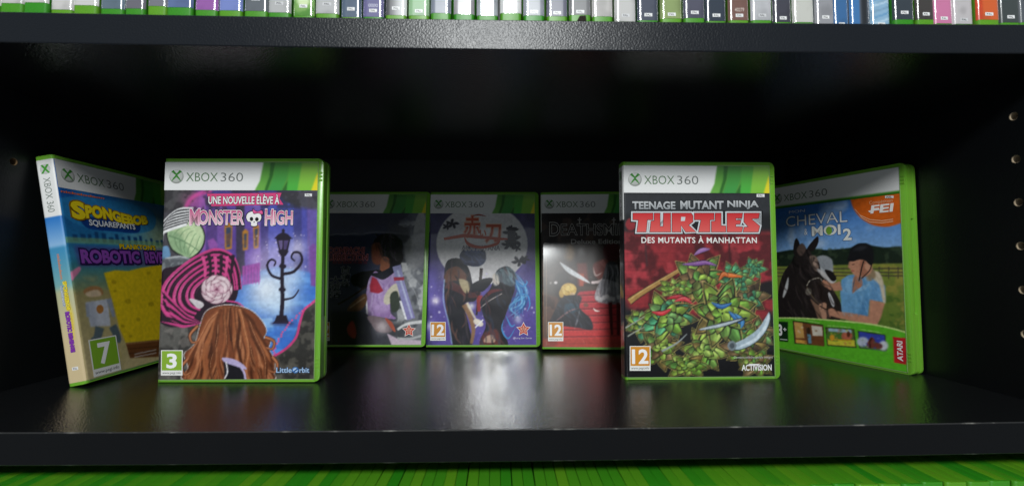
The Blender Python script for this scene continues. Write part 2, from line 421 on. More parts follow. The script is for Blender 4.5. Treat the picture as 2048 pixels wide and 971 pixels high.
def text(ink, sh, txt, box, col, y=-0.3, col2=None, bold=0.0, shear=0.0, outline=None, oc='000000', oc2=None, spacing=1.0, warp=None, place=None, rot90=False):
    """box = (x0,y0,x1,y1) in the sheet's drawing coordinates (top left, bottom right) fitted exactly by the un-outlined lettering"""
    v, f = glyphs(txt, bold, shear, spacing)
    lo, hi = v.min(0), v.max(0)
    p0, p1 = sh.T(box[:2]), sh.T(box[2:])
    def put(v, yy):
        n = (v - lo) / (hi - lo)
        if warp: n = warp(n)
        if rot90: n = np.stack([n[:, 1], 1 - n[:, 0]], 1) if rot90 == 1 else np.stack([1 - n[:, 1], n[:, 0]], 1)
        s = p0[0] + n[:, 0] * (p1[0] - p0[0]); t = p1[1] + n[:, 1] * (p0[1] - p1[1])
        return place(s, t, yy) if place else np.stack([U0 + s, np.full_like(s, yy), V1 - t], 1)
    if outline:
        outs = outline if isinstance(outline, (list, tuple)) else [outline]; ocs = oc if isinstance(oc, (list, tuple)) else [oc]
        for k, (o_, c_) in enumerate(zip(outs, ocs)):
            v2, f2 = glyphs(txt, bold + o_, shear, spacing); ink.add(put(v2, y + 0.05 * (len(outs) - k)), f2, c_, oc2)
    ink.add(put(v, y), f, col, col2)
def flat(ink, sh, pts, col, y=-0.25, smooth=False, place=None, col2=None):
    q = np.array([sh.T(p) for p in pts])
    if smooth: q = catmull(q, True, 5)
    V = place(q[:, 0], q[:, 1], y) if place else np.stack([U0 + q[:, 0], np.full(len(q), y), V1 - q[:, 1]], 1)
    n = len(q); bm = bmesh.new(); vs = [bm.verts.new((a[0], a[1], a[2])) for a in V]; fc_ = bm.faces.new(vs); fc_.normal_update(); bmesh.ops.triangulate(bm, faces=[fc_], ngon_method='EAR_CLIP'); bm.verts.index_update()
    F = [tuple(w.index for w in fc.verts) for fc in bm.faces]; bm.free(); ink.add(V, F, col, col2)
def disc(ink, sh, cx, cy, rx, ry, col, y=-0.25, place=None, col2=None):
    flat(ink, sh, [(cx + rx * math.cos(2 * math.pi * i / 32), cy + ry * math.sin(2 * math.pi * i / 32)) for i in range(32)], col, y, place=place, col2=col2)
MMS = Sheet(131, 185, 'ffffff')        # drawing coordinates = millimetres, for the marks every case shares
PLACE_FRONT = lambda u, t: np.stack([U0 + u, np.full_like(u, -0.15), V1 - t], 1)

def banner_mesh(name, plain=False):
    s = Sheet(130.4, 24.2, 'e9e9e8')
    if not plain:
        s.poly([(88, -1), (132, -1), (132, 26), (78, 26), (82, 18), (85, 8)], '5a9a3c', blur=.3)
        s.poly([(84, -1), (97, -1), (93, 10), (86, 26), (76, 26), (81, 16)], '4f9136', to='6dae48', frm=((84, 0), (84, 25)), blur=.3)
        s.poly([(90, -1), (94, -1), (92, 12), (87, 26), (84.5, 26), (89, 12)], '2c6a24', blur=.5)
        s.poly([(94, -1), (108, -1), (104, 14), (99, 26), (88, 26), (92.5, 12)], '4d9a3c', to='3f9a46', frm=((95, 0), (95, 25)), blur=.4)
        s.poly([(107, 12), (104, 26), (99, 26)], '2d6b28', blur=.5)
        s.poly([(106, -1), (119, -1), (115, 26), (104, 26)], '5aa640', to='49b040', frm=((110, 0), (110, 25)), blur=.4)
        s.poly([(117, -1), (132, -1), (132, 26), (113, 26)], '8cc04a', to='7fc23c', frm=((120, 0), (120, 25)), blur=.4)
        s.poly([(132, 3), (132, 26), (124.5, 26)], 'e8d828', blur=.3)
        s.poly([(90, -1), (132, -1), (132, 4), (89, 4)], '2c5a1c', a=.25, blur=2)
    else:
        s.rect(-1, 21.2, 132, 26, '4f9a2c', blur=.4)
        s.rect(-1, 22.6, 132, 26, '2d6b20', blur=.6)
    return s.mesh(name, lambda u, t: np.stack([U0 + u, np.full_like(u, -0.22), V1 - t], 1), 0.8)
def emblem_mesh():
    k = Ink(); cx, cy, r = 10.0, 12.4, 6.1
    disc(k, MMS, cx, cy, r, r, 'c9cbc8', -0.28, col2='8e928c'); disc(k, MMS, cx - .3, cy - .4, r * .86, r * .86, 'dfe1de', -0.31, col2='b2b6b0')
    for sx in (-1, 1):
        flat(k, MMS, [(cx + sx * 4.6, cy - 4.2), (cx + sx * 2.6, cy - 5.6), (cx - sx * .2, cy - 2.2), (cx - sx * 2.6, cy + 2.4), (cx - sx * 4.1, cy + 4.6), (cx - sx * 2.0, cy + 1.0), (cx + sx * .6, cy - 1.2)][::1], '3c8a2e', -0.34 - .03 * (sx > 0), smooth=False)
        flat(k, MMS, [(cx + sx * .5, cy - 1.4), (cx + sx * 2.6, cy + 1.2), (cx + sx * 4.2, cy + 4.5), (cx + sx * 1.8, cy + 2.2), (cx - sx * .3, cy + .2)], '3c8a2e', -0.40 - .03 * (sx > 0))
    return k.mesh('emblem')
def banner_text_mesh():
    k = Ink(); text(k, MMS, 'XBOX', (18.2, 9.0, 45.2, 16.6), '5d7d58', -0.3, bold=-0.004); text(k, MMS, '360', (47.6, 9.0, 66.6, 16.6), '6f7471', -0.3, bold=-0.008)
    return k.mesh('banner_lettering')
BANNER, BANNER_PLAIN, EMBLEM, BTEXT = banner_mesh('platform_banner'), banner_mesh('platform_banner', True), emblem_mesh(), banner_text_mesh()

def age_badge(ink, sh, box, num, col):
    x0, y0, x1, y1 = box; h = y1 - y0; w = x1 - x0
    flat(ink, sh, [(x0, y0), (x1, y0), (x1, y1), (x0, y1)], 'f2f2ee', -0.27)
    flat(ink, sh, [(x0 + w * .04, y0 + h * .03), (x1 - w * .04, y0 + h * .03), (x1 - w * .04, y0 + h * .80), (x0 + w * .04, y0 + h * .80)], col, -0.31)
    nx = .27 if len(num) == 1 else .1
    text(ink, sh, num, (x0 + w * nx, y0 + h * .13, x1 - w * nx, y0 + h * .72), 'ffffff', -0.36, bold=0.03)
    text(ink, sh, 'www.pegi.info', (x0 + w * .07, y0 + h * .85, x1 - w * .07, y0 + h * .965), '4a4a4a', -0.31)
def region_tag(ink, sh, x0, y0, x1, y1, place=None, y=-.3, bg='ececec'):
    flat(ink, sh, [(x0, y0), (x1, y0), (x1, y1), (x0, y1)], bg, y, place=place); w, h = x1 - x0, y1 - y0
    text(ink, sh, 'PAL', (x0 + w * .18, y0 + h * .22, x1 - w * .18, y1 - h * .2), '333333', y - .05, place=place, bold=.01)
ZA, ZB, ZC = (40, 290, 1.942), (640, 370, 2.774), (1200, 300, 2.0229)

# ------------------------------------------------------------------ the seven covers (plain stand-in pictures, real lettering)
def shards(s, cx, cy, rx, ry, n, pal, size, edge='1d1e16', rim='a99a58'):
    # a spiky rosette of pointed leaves, as stand-in picture
    r = s.rng; s.ell(cx, cy, rx * .7, ry * .7, edge, blur=.4)
    a0 = r.rand() * 6.28
    for ring, (cnt, k) in enumerate(((8, 1.14), (7, .9), (6, .66), (5, .42))):
        for q in range(cnt):
            an = a0 + ring * .35 + q * 6.283 / cnt + (r.rand() - .5) * .25; c, m = math.cos(an), math.sin(an); L = k * (.9 + .25 * r.rand()); col = pal[r.randint(len(pal))]; Lx, Ly = L * rx, L * ry; wd = .25 * (rx + ry) / 2 * (1.1 - .12 * ring)
            bend = (r.rand() - .5) * .35
            P = lambda u, v: (cx + Lx * u * math.cos(an + bend * u) - v * wd * m, cy + Ly * u * math.sin(an + bend * u) + v * wd * c)
            def lf(g): return [P(.08, -.5 * g), P(.45, -1.0 * g), P(.8, -.55 * g), P(1.0 + .05 * (g - 1) * 4, 0), P(.8, .55 * g), P(.45, 1.0 * g), P(.08, .5 * g)]
            if ring == 0: s.poly(lf(1.5), rim)
            s.poly(lf(1.28), edge); s.poly(lf(1.0), col); h = np.clip(hexc(col) * 1.45 + .05, 0, 1); d = hexc(col) * .72
            s.poly([P(.1, .1), P(.45, .2), P(.95, .05), P(.8, .5), P(.45, .9)], d, a=.75, blur=.3); s.poly([P(.15, -.3), P(.45, -.8), P(.85, -.35), P(.5, -.3)], h, a=.75, blur=.3); s.poly([P(.84, -.4), P(1.0, 0), P(.84, .4)], '6a4e30', a=.7, blur=.2)

def art_castle(C):
    s = Sheet(130.4, 184.4, '4a474e', C, ZA, 3)
    s.poly([(640, 165), (1160, 165), (1160, 640), (1000, 660), (640, 560)], '4b3f86', blur=2)
    s.poly([(640, 170), (720, 170), (700, 420), (640, 420)], '6a4a88', blur=1.5)
    for x0, x1, c in ((690, 716, '8a5aa8'), (720, 760, '5a3f80'), (760, 790, '7d55a6'), (792, 834, '61459a'), (834, 868, '3a3442'), (868, 900, '6d50a8'), (900, 930, '7c5fb4'), (930, 960, '403878'), (960, 1010, '4f55b4'), (1010, 1060, '4a58b8'), (1060, 1090, '3b3f80'), (1090, 1112, '4b4fa8'), (1112, 1150, '6a5aa8')):
        s.poly([(x0, 200), (x1, 200), (x1 + 4, 520), (x0 + 4, 540)], c, a=.85, blur=.5)
    for x0, y0, x1, y1 in ((790, 305, 822, 402), (860, 330, 884, 405), (902, 310, 926, 398)):
        s.poly([(x0, y0 + 6), ((x0 + x1) / 2, y0 - 6), (x1, y0 + 4), (x1 - 2, y1), (x0 + 3, y1 + 4)], 'b5792e', blur=.2); s.poly([(x0 + 6, y0 + 14), (x1 - 6, y0 + 12), (x1 - 8, y1 - 8), (x0 + 8, y1 - 5)], '3c4660', blur=.2); s.poly([(x0 + 8, y0 + 40), (x1 - 9, y0 + 34), (x1 - 10, y1 - 16), (x0 + 10, y1 - 14)], '6d4a3a', a=.8)
    s.poly([(540, 165), (640, 165), (690, 190), (640, 250), (540, 260)], '4c4b4d', blur=1)
    s.line([(640, 240), (660, 205), (700, 185), (740, 178)], 16, 'd24a9a', a=.8, blur=.8); s.glow(670, 215, 40, 'd858a8', .5)
    s.poly([(1000, 178), (1160, 172), (1160, 250), (1080, 240), (1020, 215)], '4a484b', a=.9, blur=1.2); s.mottle([(540, 165), (1160, 165), (1160, 245), (540, 260)], '2a282c', 6, .5, .1, .55)
    # hall floor
    s.poly([(700, 560), (860, 505), (1000, 470), (1160, 500), (1160, 620), (1090, 680), (1060, 770), (980, 830), (880, 720)], '3f78d0', blur=1)
    for i in range(7):
        y = 520 + i * 46; s.poly([(760 - i * 6, y), (1160, y - 8), (1160, y + 14), (760, y + 22)], ['67a8ee', '2f62c4'][i % 2], a=.4, blur=.6)
    for i, (x, y) in enumerate(((955, 690), (1010, 720), (985, 760), (1050, 690), (930, 740), (1030, 770), (1000, 640), (1075, 640))):
        s.poly([(x - 26, y - 16), (x + 24, y - 20), (x + 28, y + 16), (x - 22, y + 20)], ['8cc0f4', '3b70cc', '5b96e4', '2c58b4'][i % 4], a=.75, blur=.3)
    s.glow(960, 560, 90, 'ffffff', .85); s.glow(1010, 600, 70, 'dff0ff', .7); s.glow(990, 420, 66, 'e8d8ff', .55); s.glow(1075, 400, 40, 'f4ecff', .6); s.glow(1060, 500, 50, 'ffffff', .45); s.glow(915, 440, 35, 'd8b8f4', .5)
    for i in range(60):
        a = s.rng.rand(2); s.ell(900 + a[0] * 210, 340 + a[1] * 220, 1.2 + s.rng.rand() * 2.2, 1.2 + s.rng.rand() * 2, 'f4e8ff', .7)
    s.poly([(1122, 395), (1136, 380), (1150, 390), (1150, 550), (1128, 545)], '7d4fa0', blur=.3); s.poly([(725, 370), (748, 360), (765, 385), (760, 420), (735, 420)], 'a05ab0', a=.8, blur=.4)
    s.poly([(860, 470), (930, 455), (930, 530), (860, 545)], 'a04aa0', a=.75, blur=.6)
    for x in range(866, 930, 12): s.line([(x, 470), (x, 540)], 4, 'c864c0', a=.6)
    # dark wrought iron lantern post in the light
    k = '241d2c'
    s.line([(1020, 412), (1016, 500), (1018, 600), (1014, 660)], 13, k, w2=17); s.poly([(992, 362), (1048, 362), (1038, 412), (1004, 412)], k); s.poly([(1000, 370), (1017, 370), (1016, 404), (1008, 404)], '7a6aa0', a=.8); s.poly([(1022, 370), (1040, 370), (1032, 404), (1022, 404)], '5c4c84', a=.8)
    s.poly([(982, 364), (1000, 346), (1020, 336), (1040, 346), (1058, 364)], k); s.ell(1020, 332, 6, 8, k); s.poly([(998, 410), (1042, 410), (1030, 430), (1010, 430)], k); s.ell(1018, 470, 14, 10, k); s.ell(1017, 560, 14, 9, k)
    s.line([(1020, 500), (1062, 490), (1092, 452), (1086, 420), (1062, 416), (1052, 436), (1066, 450)], 12, k, w2=6); s.line([(1016, 520), (976, 505), (958, 468), (972, 444), (990, 452), (984, 470)], 11, k, w2=6); s.line([(1020, 600), (1060, 590), (1082, 560)], 9, k, w2=4)
    s.poly([(996, 660), (1034, 660), (1042, 684), (1052, 692), (978, 692), (988, 684)], k); s.ell(1016, 692, 48, 9, '2c2748', a=.5, blur=.8)
    # stone
    s.poly([(1160, 590), (1130, 618), (1100, 640), (1084, 690), (1070, 745), (1030, 790), (970, 828), (940, 870), (940, 920), (1160, 920)], '4d4a44', blur=.3)
    s.mottle([(1160, 600), (1100, 650), (1060, 780), (950, 850), (950, 920), (1160, 920)], '2b2a28', 9, .45, .12, .8); s.mottle([(1160, 600), (1100, 650), (1060, 780), (950, 850), (950, 920), (1160, 920)], '6e6a60', 5, .58, .1, .5)
    s.line([(1152, 596), (1130, 616), (1102, 640), (1086, 690), (1072, 745), (1032, 790), (972, 826)], 9, 'd0407f'); 
    for i in range(26):
        t = i / 25; x, y = 1150 - t * 170 - 20 * math.sin(t * 3.1), 598 + 226 * t; s.ell(x + s.rng.rand() * 8 - 4 - 14 * math.sin(t * 3.14), y, 4, 4, 'e05c96')
    s.poly([(530, 690), (700, 640), (720, 920), (530, 920)], '5e5c58', blur=1.5); s.mottle([(530, 690), (720, 640), (720, 920), (530, 920)], '33312f', 10, .45, .12, .8); s.mottle([(530, 690), (720, 640), (720, 920), (530, 920)], '857d78', 5, .6, .1, .5); s.mottle([(530, 430), (600, 430), (600, 520), (530, 520)], '8a8c94', 5, .4, .2, .6)
    # broad pale green leaf under a fan of black and white ribbons
    s.poly([(566, 330), (620, 288), (690, 300), (716, 350), (704, 404), (660, 442), (622, 430), (580, 400)], '1f2420', smooth=True); s.poly([(570, 332), (622, 293), (686, 305), (711, 350), (699, 400), (658, 436), (624, 425), (585, 396)], 'b0c79a', smooth=True)
    s.poly([(630, 300), (690, 312), (706, 360), (670, 410), (640, 380)], 'c9dcae', a=.9, blur=.6, smooth=True); s.poly([(572, 336), (620, 350), (660, 432), (624, 424), (584, 394)], '8fae84', a=.9, blur=.6, smooth=True)
    s.line([(572, 350), (630, 372), (690, 408)], 5, '5f7f5c', a=.9, w2=3)
    for q in range(5): s.line([(590 + q * 22, 352 + q * 12), (612 + q * 20, 326 + q * 8), (642 + q * 14, 312 + q * 10)], 4, '7d9c74', a=.9, w2=2); s.line([(596 + q * 20, 360 + q * 10), (606 + q * 14, 392 + q * 7), (624 + q * 8, 416 + q * 3)], 4, '6c8c66', a=.9, w2=2)
    for i in range(13):
        t = i / 12; s.line([(668 - i * 2, 246 + i * 5), (612 - 6 * i, 250 + 8 * i), (562 - 2 * i, 288 + 10 * i), (536, 326 + 12 * i)], 12, ['f0f0f0', '232126'][i % 2], w2=9)
    s.poly([(545, 400), (570, 392), (580, 430), (560, 452), (543, 444)], '6a92b8', smooth=True); s.poly([(545, 450), (600, 430), (660, 440), (690, 470), (640, 500), (545, 490)], '7d8286', smooth=True, blur=.5); s.line([(560, 440), (620, 432), (660, 445)], 6, 'c8ccd0', a=.8); s.mottle([(545, 440), (690, 440), (690, 500), (545, 500)], '4a4c52', 4, .52, .1, .7)
    # pink and plum ribbons sweeping round a pale rose
    s.poly([(545, 500), (600, 470), (660, 450), (720, 412), (790, 408), (838, 450), (848, 520), (836, 600), (780, 626), (720, 640), (700, 690), (545, 690)], '2a1c28', smooth=True)
    base = [(850, 560), (842, 490), (818, 432), (760, 408), (690, 432), (618, 480), (562, 540), (546, 610), (580, 668), (650, 700)]
    for i in range(12):
        f = 1.0 - i * .062; pk = i % 2 == 0; P = [(745 + (x - 745) * f + 3 * math.sin(i * 1.7), 575 + (y - 575) * f) for x, y in base]
        s.line(P, 20, ['cf4488', '2a1826'][i % 2], w2=12)
        if pk: s.line([(x + 2, y + 3) for x, y in P[2:9]], 5, 'f08cb8', a=.8, blur=.15, w2='m'); s.line(P[1:8], 2.5, '8a2458', a=.8, w2='m')
        else: s.line(P[2:8], 3, '5c3a54', a=.8, w2='m')
    for i in range(7): s.line([(544, 540 + 24 * i), (574 + 6 * i, 590 + 18 * i), (640, 655 + 8 * i), (706, 690)], 12, ['cf4488', '2c1a28'][i % 2], w2='m')
    for i in range(6): s.line([(706 + 24 * i, 430 - 4 * (i % 2)), (716 + 21 * i, 470), (716 + 20 * i, 512)], 13, ['d9508f', '2d1b29'][i % 2], w2=9)
    cx, cy = 762, 560
    for ring, (n, R, c0, c1) in enumerate(((7, 62, 'c9a6b2', 'e6d0d6'), (6, 44, 'd4b2bc', 'efdce0'), (5, 28, 'c89aac', 'e8ccd4'), (3, 13, 'b07c92', 'dcb4c2'))):
        for q in range(n):
            an = q * 6.283 / n + ring * .6; x, y = cx + .55 * R * math.cos(an), cy + .47 * R * math.sin(an); s.ell(x, y, R * .60, R * .46, '5c3044', rot=an + 1.57); s.ell(x, y, R * .57, R * .43, c0, rot=an + 1.57); s.ell(x + R * .12 * math.cos(an), y + R * .1 * math.sin(an), R * .44, R * .30, c1, rot=an + 1.57, a=.85, blur=.4)
    s.ell(cx, cy, 6, 5, '7a3c58', blur=.2)
    s.line([(690, 610), (740, 632), (800, 612), (850, 622), (884, 660)], 9, '2a1a26', w2='m'); s.line([(800, 604), (850, 614), (886, 650)], 7, 'd84a8e', w2=3); s.poly([(655, 596), (700, 606), (712, 622), (690, 634)], 'd8d0d4', smooth=True)
    # mound of brown curls round two amber leaves
    out = [(700, 700), (720, 650), (760, 628), (820, 622), (890, 640), (935, 680), (955, 720), (945, 750), (970, 760), (965, 790), (985, 830), (985, 880), (960, 910), (650, 910), (655, 860), (640, 810), (680, 770)]
    s.poly([(x + (x - 820) * .025, y + (y - 780) * .025) for x, y in out], 'efe6e2', smooth=True); s.poly([(x + (x - 820) * .008, y + (y - 780) * .008) for x, y in out], '2c1710', smooth=True); s.poly(out, '7d4429', smooth=True)
    r = s.rng
    def leaf(x, y, L, an, c0, c1):
        c, n = math.cos(an), math.sin(an); P = lambda u, v: (x + u * c - v * n, y + u * n + v * c)
        for k2, cc in ((1.07, '3a1c10'), (1, c0)): s.poly([P(-L * k2, 0), P(-L * .5, L * .36 * k2), P(L * .2, L * .4 * k2), P(L * k2, 0), P(L * .2, -L * .4 * k2), P(-L * .5, -L * .36 * k2)], cc, smooth=True)
        s.poly([P(-L * .8, 0), P(L * .2, L * .3), P(L * .9, 0)], c1, a=.8, blur=.5); s.line([P(-L, 0), P(L, 0)], 4, '6a4420', w2=2)
        for q in range(5): s.line([P(-L * .6 + q * L * .3, 0), P(-L * .4 + q * L * .3, L * .26)], 2.5, '7a5428', a=.8); s.line([P(-L * .6 + q * L * .3, 0), P(-L * .4 + q * L * .3, -L * .26)], 2.5, '7a5428', a=.8)
    def waves():
        for i in range(74):
            side = -1 if i % 2 else 1; t = (i // 2) / 36; x0 = 815 + side * (4 + 30 * t); x1 = 815 + side * (20 + 190 * ((t * 7.3) % 1)); ph = r.rand() * 6.28; pts = []
            for q in range(9):
                u = q / 8; x = x0 + (x1 - x0) * (u ** .55) + 13 * math.sin(u * 9 + ph) * u; y = 628 + 290 * u + 30 * (1 - u) * abs(x - 815) / 170; pts.append((x, y))
            s.line(pts, 15, ['4a2514', '8a4d2f', 'a5633c', '6b3a22', 'b87750', '572d19', '9a5836'][i % 7], a=.95, blur=.15, w2=9)
            if i % 3 == 0: s.line([(x + 2, y) for x, y in pts], 3, 'd89a70', a=.8, w2=1.5)
    s.clip(out, waves)
    for pts in ([(690, 700), (660, 735), (668, 765), (690, 760)], [(950, 745), (985, 760), (980, 790), (955, 785)], [(650, 830), (628, 860), (640, 890), (664, 880)], [(980, 820), (1000, 850), (990, 880), (966, 872)]): s.line(pts, 16, '2c1710', w2=7); s.line(pts, 12, '9a5836', w2=5); s.line(pts, 4, 'd8946a', a=.8, w2=2)
    s.line([(815, 632), (812, 690), (818, 760)], 5, '3a1c10', a=.8)
    s.poly([(790, 830), (850, 845), (880, 910), (795, 910)], '1d1b22', blur=.3); s.poly([(786, 824), (830, 830), (866, 850), (880, 870), (840, 858), (796, 842)], 'bfb2dc', smooth=True); s.line([(850, 850), (870, 880), (876, 908)], 8, 'c8bce4'); s.line([(800, 840), (806, 880), (795, 905)], 5, 'f4f0f4')
    s.grain(.18)
    ink = Ink(); sub = Ink(); pub = Ink(); bd = Ink(); tg = Ink()
    flat(sub, s, [(722, 188), (1012, 184), (1004, 206), (1020, 230), (740, 236), (728, 212)], 'd9447c', -.25)
    text(sub, s, 'UNE NOUVELLE ÉLÈVE À', (728, 190, 1004, 228), 'f4f2f2', -.36, bold=.02, outline=.05, oc='1c1418')
    for w, b in (('MONSTER', (656, 252, 866, 308)), ('HIGH', (950, 254, 1056, 308))):
        text(ink, s, w, b, 'c2457e', -.45, col2='f3c6d6', bold=.015, outline=[.065, .03], oc=['17121a', 'f6eef0'])
        text(ink, s, w[0], (b[0], b[1] - 6, b[0] + (38 if w[0] == 'M' else 30), b[3] + 2), 'c2457e', -.5, col2='f3c6d6', bold=.015, outline=[.03], oc=['f6eef0'])
    skull = [(876, 278), (884, 262), (906, 256), (928, 264), (934, 280), (928, 294), (918, 298), (916, 312), (896, 312), (894, 298), (882, 294)]
    flat(ink, s, [(x + (x - 906) * .12, y + (y - 285) * .12) for x, y in skull], '17121a', -.34, True); flat(ink, s, skull, 'f4f0f0', -.38, True)
    disc(ink, s, 896, 286, 7, 8, '17121a', -.42); disc(ink, s, 917, 287, 7, 8, '17121a', -.42); flat(ink, s, [(906, 294), (910, 300), (903, 300)], '17121a', -.42)
    flat(ink, s, [(900, 246), (918, 256), (938, 250), (942, 270), (922, 264), (904, 266)], '17121a', -.44, True); flat(ink, s, [(902, 249), (918, 258), (936, 253), (939, 267), (922, 262), (905, 263)], 'e25a98', -.48, True)
    text(pub, s, 'Little', (996, 862, 1056, 882), 'a9c8ea', -.36, bold=.02, outline=.05, oc='1d3c66'); text(pub, s, 'rbit', (1086, 862, 1124, 882), 'a9c8ea', -.36, bold=.02, outline=.05, oc='1d3c66'); disc(pub, s, 1070, 872, 13, 12, '4a7fc0', -.3); disc(pub, s, 1070, 872, 9, 8, 'b9d4f0', -.34); flat(pub, s, [(1060, 878), (1078, 864), (1082, 868), (1064, 882)], '2f5f9c', -.38)
    age_badge(bd, s, (548, 795, 632, 893), '3', '8fb83a'); region_tag(tg, s, 1103, 187, 1131, 198)
    return s, [('subtitle_lettering', sub), ('title_lettering', ink), ('publisher_mark', pub), ('age_badge', bd), ('region_tag', tg)]

def art_red_wall(C):
    s = Sheet(130.4, 184.4, '191a1d', C, ZC, 5)
    s.rect(80, 175, 720, 260, '2c2e32', blur=2)
    s.poly([(95, 330), (690, 330), (705, 640), (640, 720), (560, 700), (110, 640), (95, 560)], '8f2a30', blur=2)
    s.poly([(100, 380), (190, 370), (200, 560), (100, 560)], 'b03a44', a=.7, blur=2); s.poly([(560, 400), (690, 370), (690, 520), (600, 520)], 'a8323c', a=.8, blur=2); s.poly([(300, 380), (420, 380), (400, 520), (300, 520)], '6e1f26', a=.7, blur=2)
    for y in range(350, 640, 34): s.line([(100, y), (700, y - 4)], 2, '5a1a20', a=.5)
    for i in range(40): x, y = 100 + s.rng.rand() * 580, 350 + s.rng.randint(8) * 34; s.line([(x, y), (x + 1, y + 32)], 2, '4c161c', a=.5)
    s.mottle([(95, 340), (700, 340), (700, 650), (95, 650)], '3a1216', 16, .52, .1, .7); s.mottle([(95, 340), (700, 340), (700, 650), (95, 650)], 'c04a50', 8, .62, .1, .35)
    s.poly([(640, 545), (705, 530), (705, 590), (670, 600)], '1a1416', blur=1.2, smooth=True); s.line([(520, 330), (528, 470)], 6, '3c1418', a=.8); s.line([(180, 330), (190, 470)], 8, '3c2a2c', a=.6); s.ell(125, 300, 22, 25, '8a2a30', blur=.6)
    s.poly([(90, 660), (700, 700), (720, 920), (90, 920)], '17171a', blur=4)
    G = ['6f9a3a', '8fb048', '5a8a40', '9aba58', '7f9a3e', '86743f', '6a8f44']; B = ['6a5638', '7a6244', '4f4030', '8a7450', '5f6a38']; T = ['459068', '55a070', '407f5c', '6f9a58']
    s.line([(118, 612), (180, 570), (335, 478)], 30, '2a2014', w2=16); s.line([(118, 612), (180, 570), (335, 478)], 25, 'a8824a', w2=12); s.line([(118, 606), (180, 562), (330, 474)], 6, 'd0ac70', a=.8, w2=4)
    shards(s, 600, 600, 66, 70, 0, T + B, 0); shards(s, 640, 740, 62, 58, 0, B + T, 0); shards(s, 400, 530, 92, 100, 0, G + B, 0); shards(s, 620, 480, 46, 40, 0, T, 0); shards(s, 545, 525, 70, 62, 0, T, 0)
    shards(s, 180, 700, 82, 58, 0, T + G, 0); shards(s, 300, 560, 62, 34, 0, G, 0); shards(s, 245, 800, 76, 78, 0, B + G, 0); shards(s, 590, 800, 84, 80, 0, G + B, 0); shards(s, 420, 810, 76, 80, 0, G, 0); shards(s, 350, 870, 84, 44, 0, G, 0); shards(s, 630, 860, 62, 54, 0, G + B, 0)
    shards(s, 270, 675, 100, 88, 0, T + G, 0); shards(s, 495, 660, 108, 120, 0, G, 0)
    # loose ribbons
    for pts, c in (([(330, 462), (380, 460), (430, 455), (474, 468)], '84549a'), ([(380, 425), (410, 405), (446, 400)], '9468a8'), ([(470, 500), (520, 505), (580, 512)], 'd8702c'), ([(480, 530), (500, 500), (520, 512)], 'c8642a'), ([(208, 652), (250, 660), (290, 640)], 'c8323a'), ([(270, 600), (320, 592), (372, 604)], 'b82a34'), ([(300, 612), (340, 600), (375, 622)], 'd04048'), ([(450, 615), (490, 632), (534, 618)], '2f6cb0'), ([(520, 650), (550, 680), (582, 712)], '3478bc'), ([(545, 660), (575, 690), (570, 720)], '3f88c8')):
        s.line(pts, 22, '1c1814', w2='m'); s.line(pts, 17, c, w2='m'); s.line([(x, y - 3) for x, y in pts], 4, 'f0e0d8', a=.3, w2='m')
    # two blades
    s.poly([(405, 722), (480, 700), (580, 676), (588, 684), (500, 714), (415, 728)], '20262c', smooth=True); s.poly([(408, 721), (480, 703), (580, 680), (500, 711), (415, 726)], 'b9c6ce', smooth=True)
    bl = [(530, 790), (590, 758), (640, 720), (672, 672), (684, 655), (686, 690), (664, 740), (620, 782), (560, 806)]
    s.poly([(x + (x - 620) * .05, y + (y - 735) * .05) for x, y in bl], '14181c', smooth=True); s.poly(bl, 'a9bcc8', smooth=True); s.poly([(560, 795), (620, 762), (660, 716), (682, 665), (684, 690), (660, 738), (618, 778)], 'd5e2ea', smooth=True, a=.9); s.ell(534, 790, 18, 20, '7a868c'); s.ell(534, 790, 10, 11, '4a5258')
    s.line([(250, 812), (310, 780), (352, 742)], 9, '9aa4a4', w2=3); s.line([(100, 720), (150, 690), (180, 672)], 6, 'a4a89c', w2=3); s.line([(112, 752), (150, 730), (180, 715)], 6, 'a4a89c', w2=3)
    s.grain(.22)
    a, b, sub, pub, bd, tg = Ink(), Ink(), Ink(), Ink(), Ink(), Ink()
    for w, bx in (('TEENAGE', (130, 207, 305, 240)), ('MUTANT', (324, 205, 500, 240)), ('NINJA', (514, 204, 642, 239))): text(a, s, w, bx, 'c4c6c8', -.36, col2='8f9397', bold=.035, outline=.05, oc='0d0d0f')
    s.crop = (1220, 310, 4.044)
    L7 = [[(185, 470), (345, 470), (345, 522), (300, 522), (290, 620), (218, 620), (230, 524), (185, 522)],
          [(357, 470), (403, 470), (403, 578), (430, 578), (432, 470), (488, 470), (488, 620), (322, 620), (332, 534), (357, 532)],
          [(502, 470), (654, 470), (668, 490), (668, 538), (632, 566), (694, 620), (612, 620), (572, 566), (572, 620), (502, 620)],
          [(682, 470), (838, 470), (838, 522), (806, 522), (806, 620), (716, 620), (736, 522), (682, 522)],
          [(850, 470), (896, 470), (896, 572), (934, 574), (934, 620), (820, 620), (820, 536), (850, 534)],
          [(946, 470), (1070, 470), (1064, 508), (1014, 510), (1014, 526), (1056, 528), (1050, 556), (1014, 558), (1014, 580), (1072, 582), (1062, 620), (946, 620)],
          [(1084, 470), (1206, 470), (1198, 510), (1146, 514), (1146, 522), (1208, 574), (1196, 620), (1076, 620), (1084, 584), (1118, 580), (1082, 540)]]
    def grow(P, d):
        P = np.array(P, float); n = len(P); out = []
        for q in range(n):
            e0 = P[q] - P[q - 1]; e1 = P[(q + 1) % n] - P[q]; n0 = np.array([e0[1], -e0[0]]) / np.linalg.norm(e0); n1 = np.array([e1[1], -e1[0]]) / np.linalg.norm(e1); k = (n0 + n1) / max(1 + n0 @ n1, .45); out.append(P[q] + k * d)
        return [tuple(o) for o in out]
    for P in L7: flat(b, s, grow(P, 22), '0d0d0f', -.30)
    for q, P in enumerate(L7): flat(b, s, grow(P, 15), 'd0d4d7', -.36 - .004 * q)
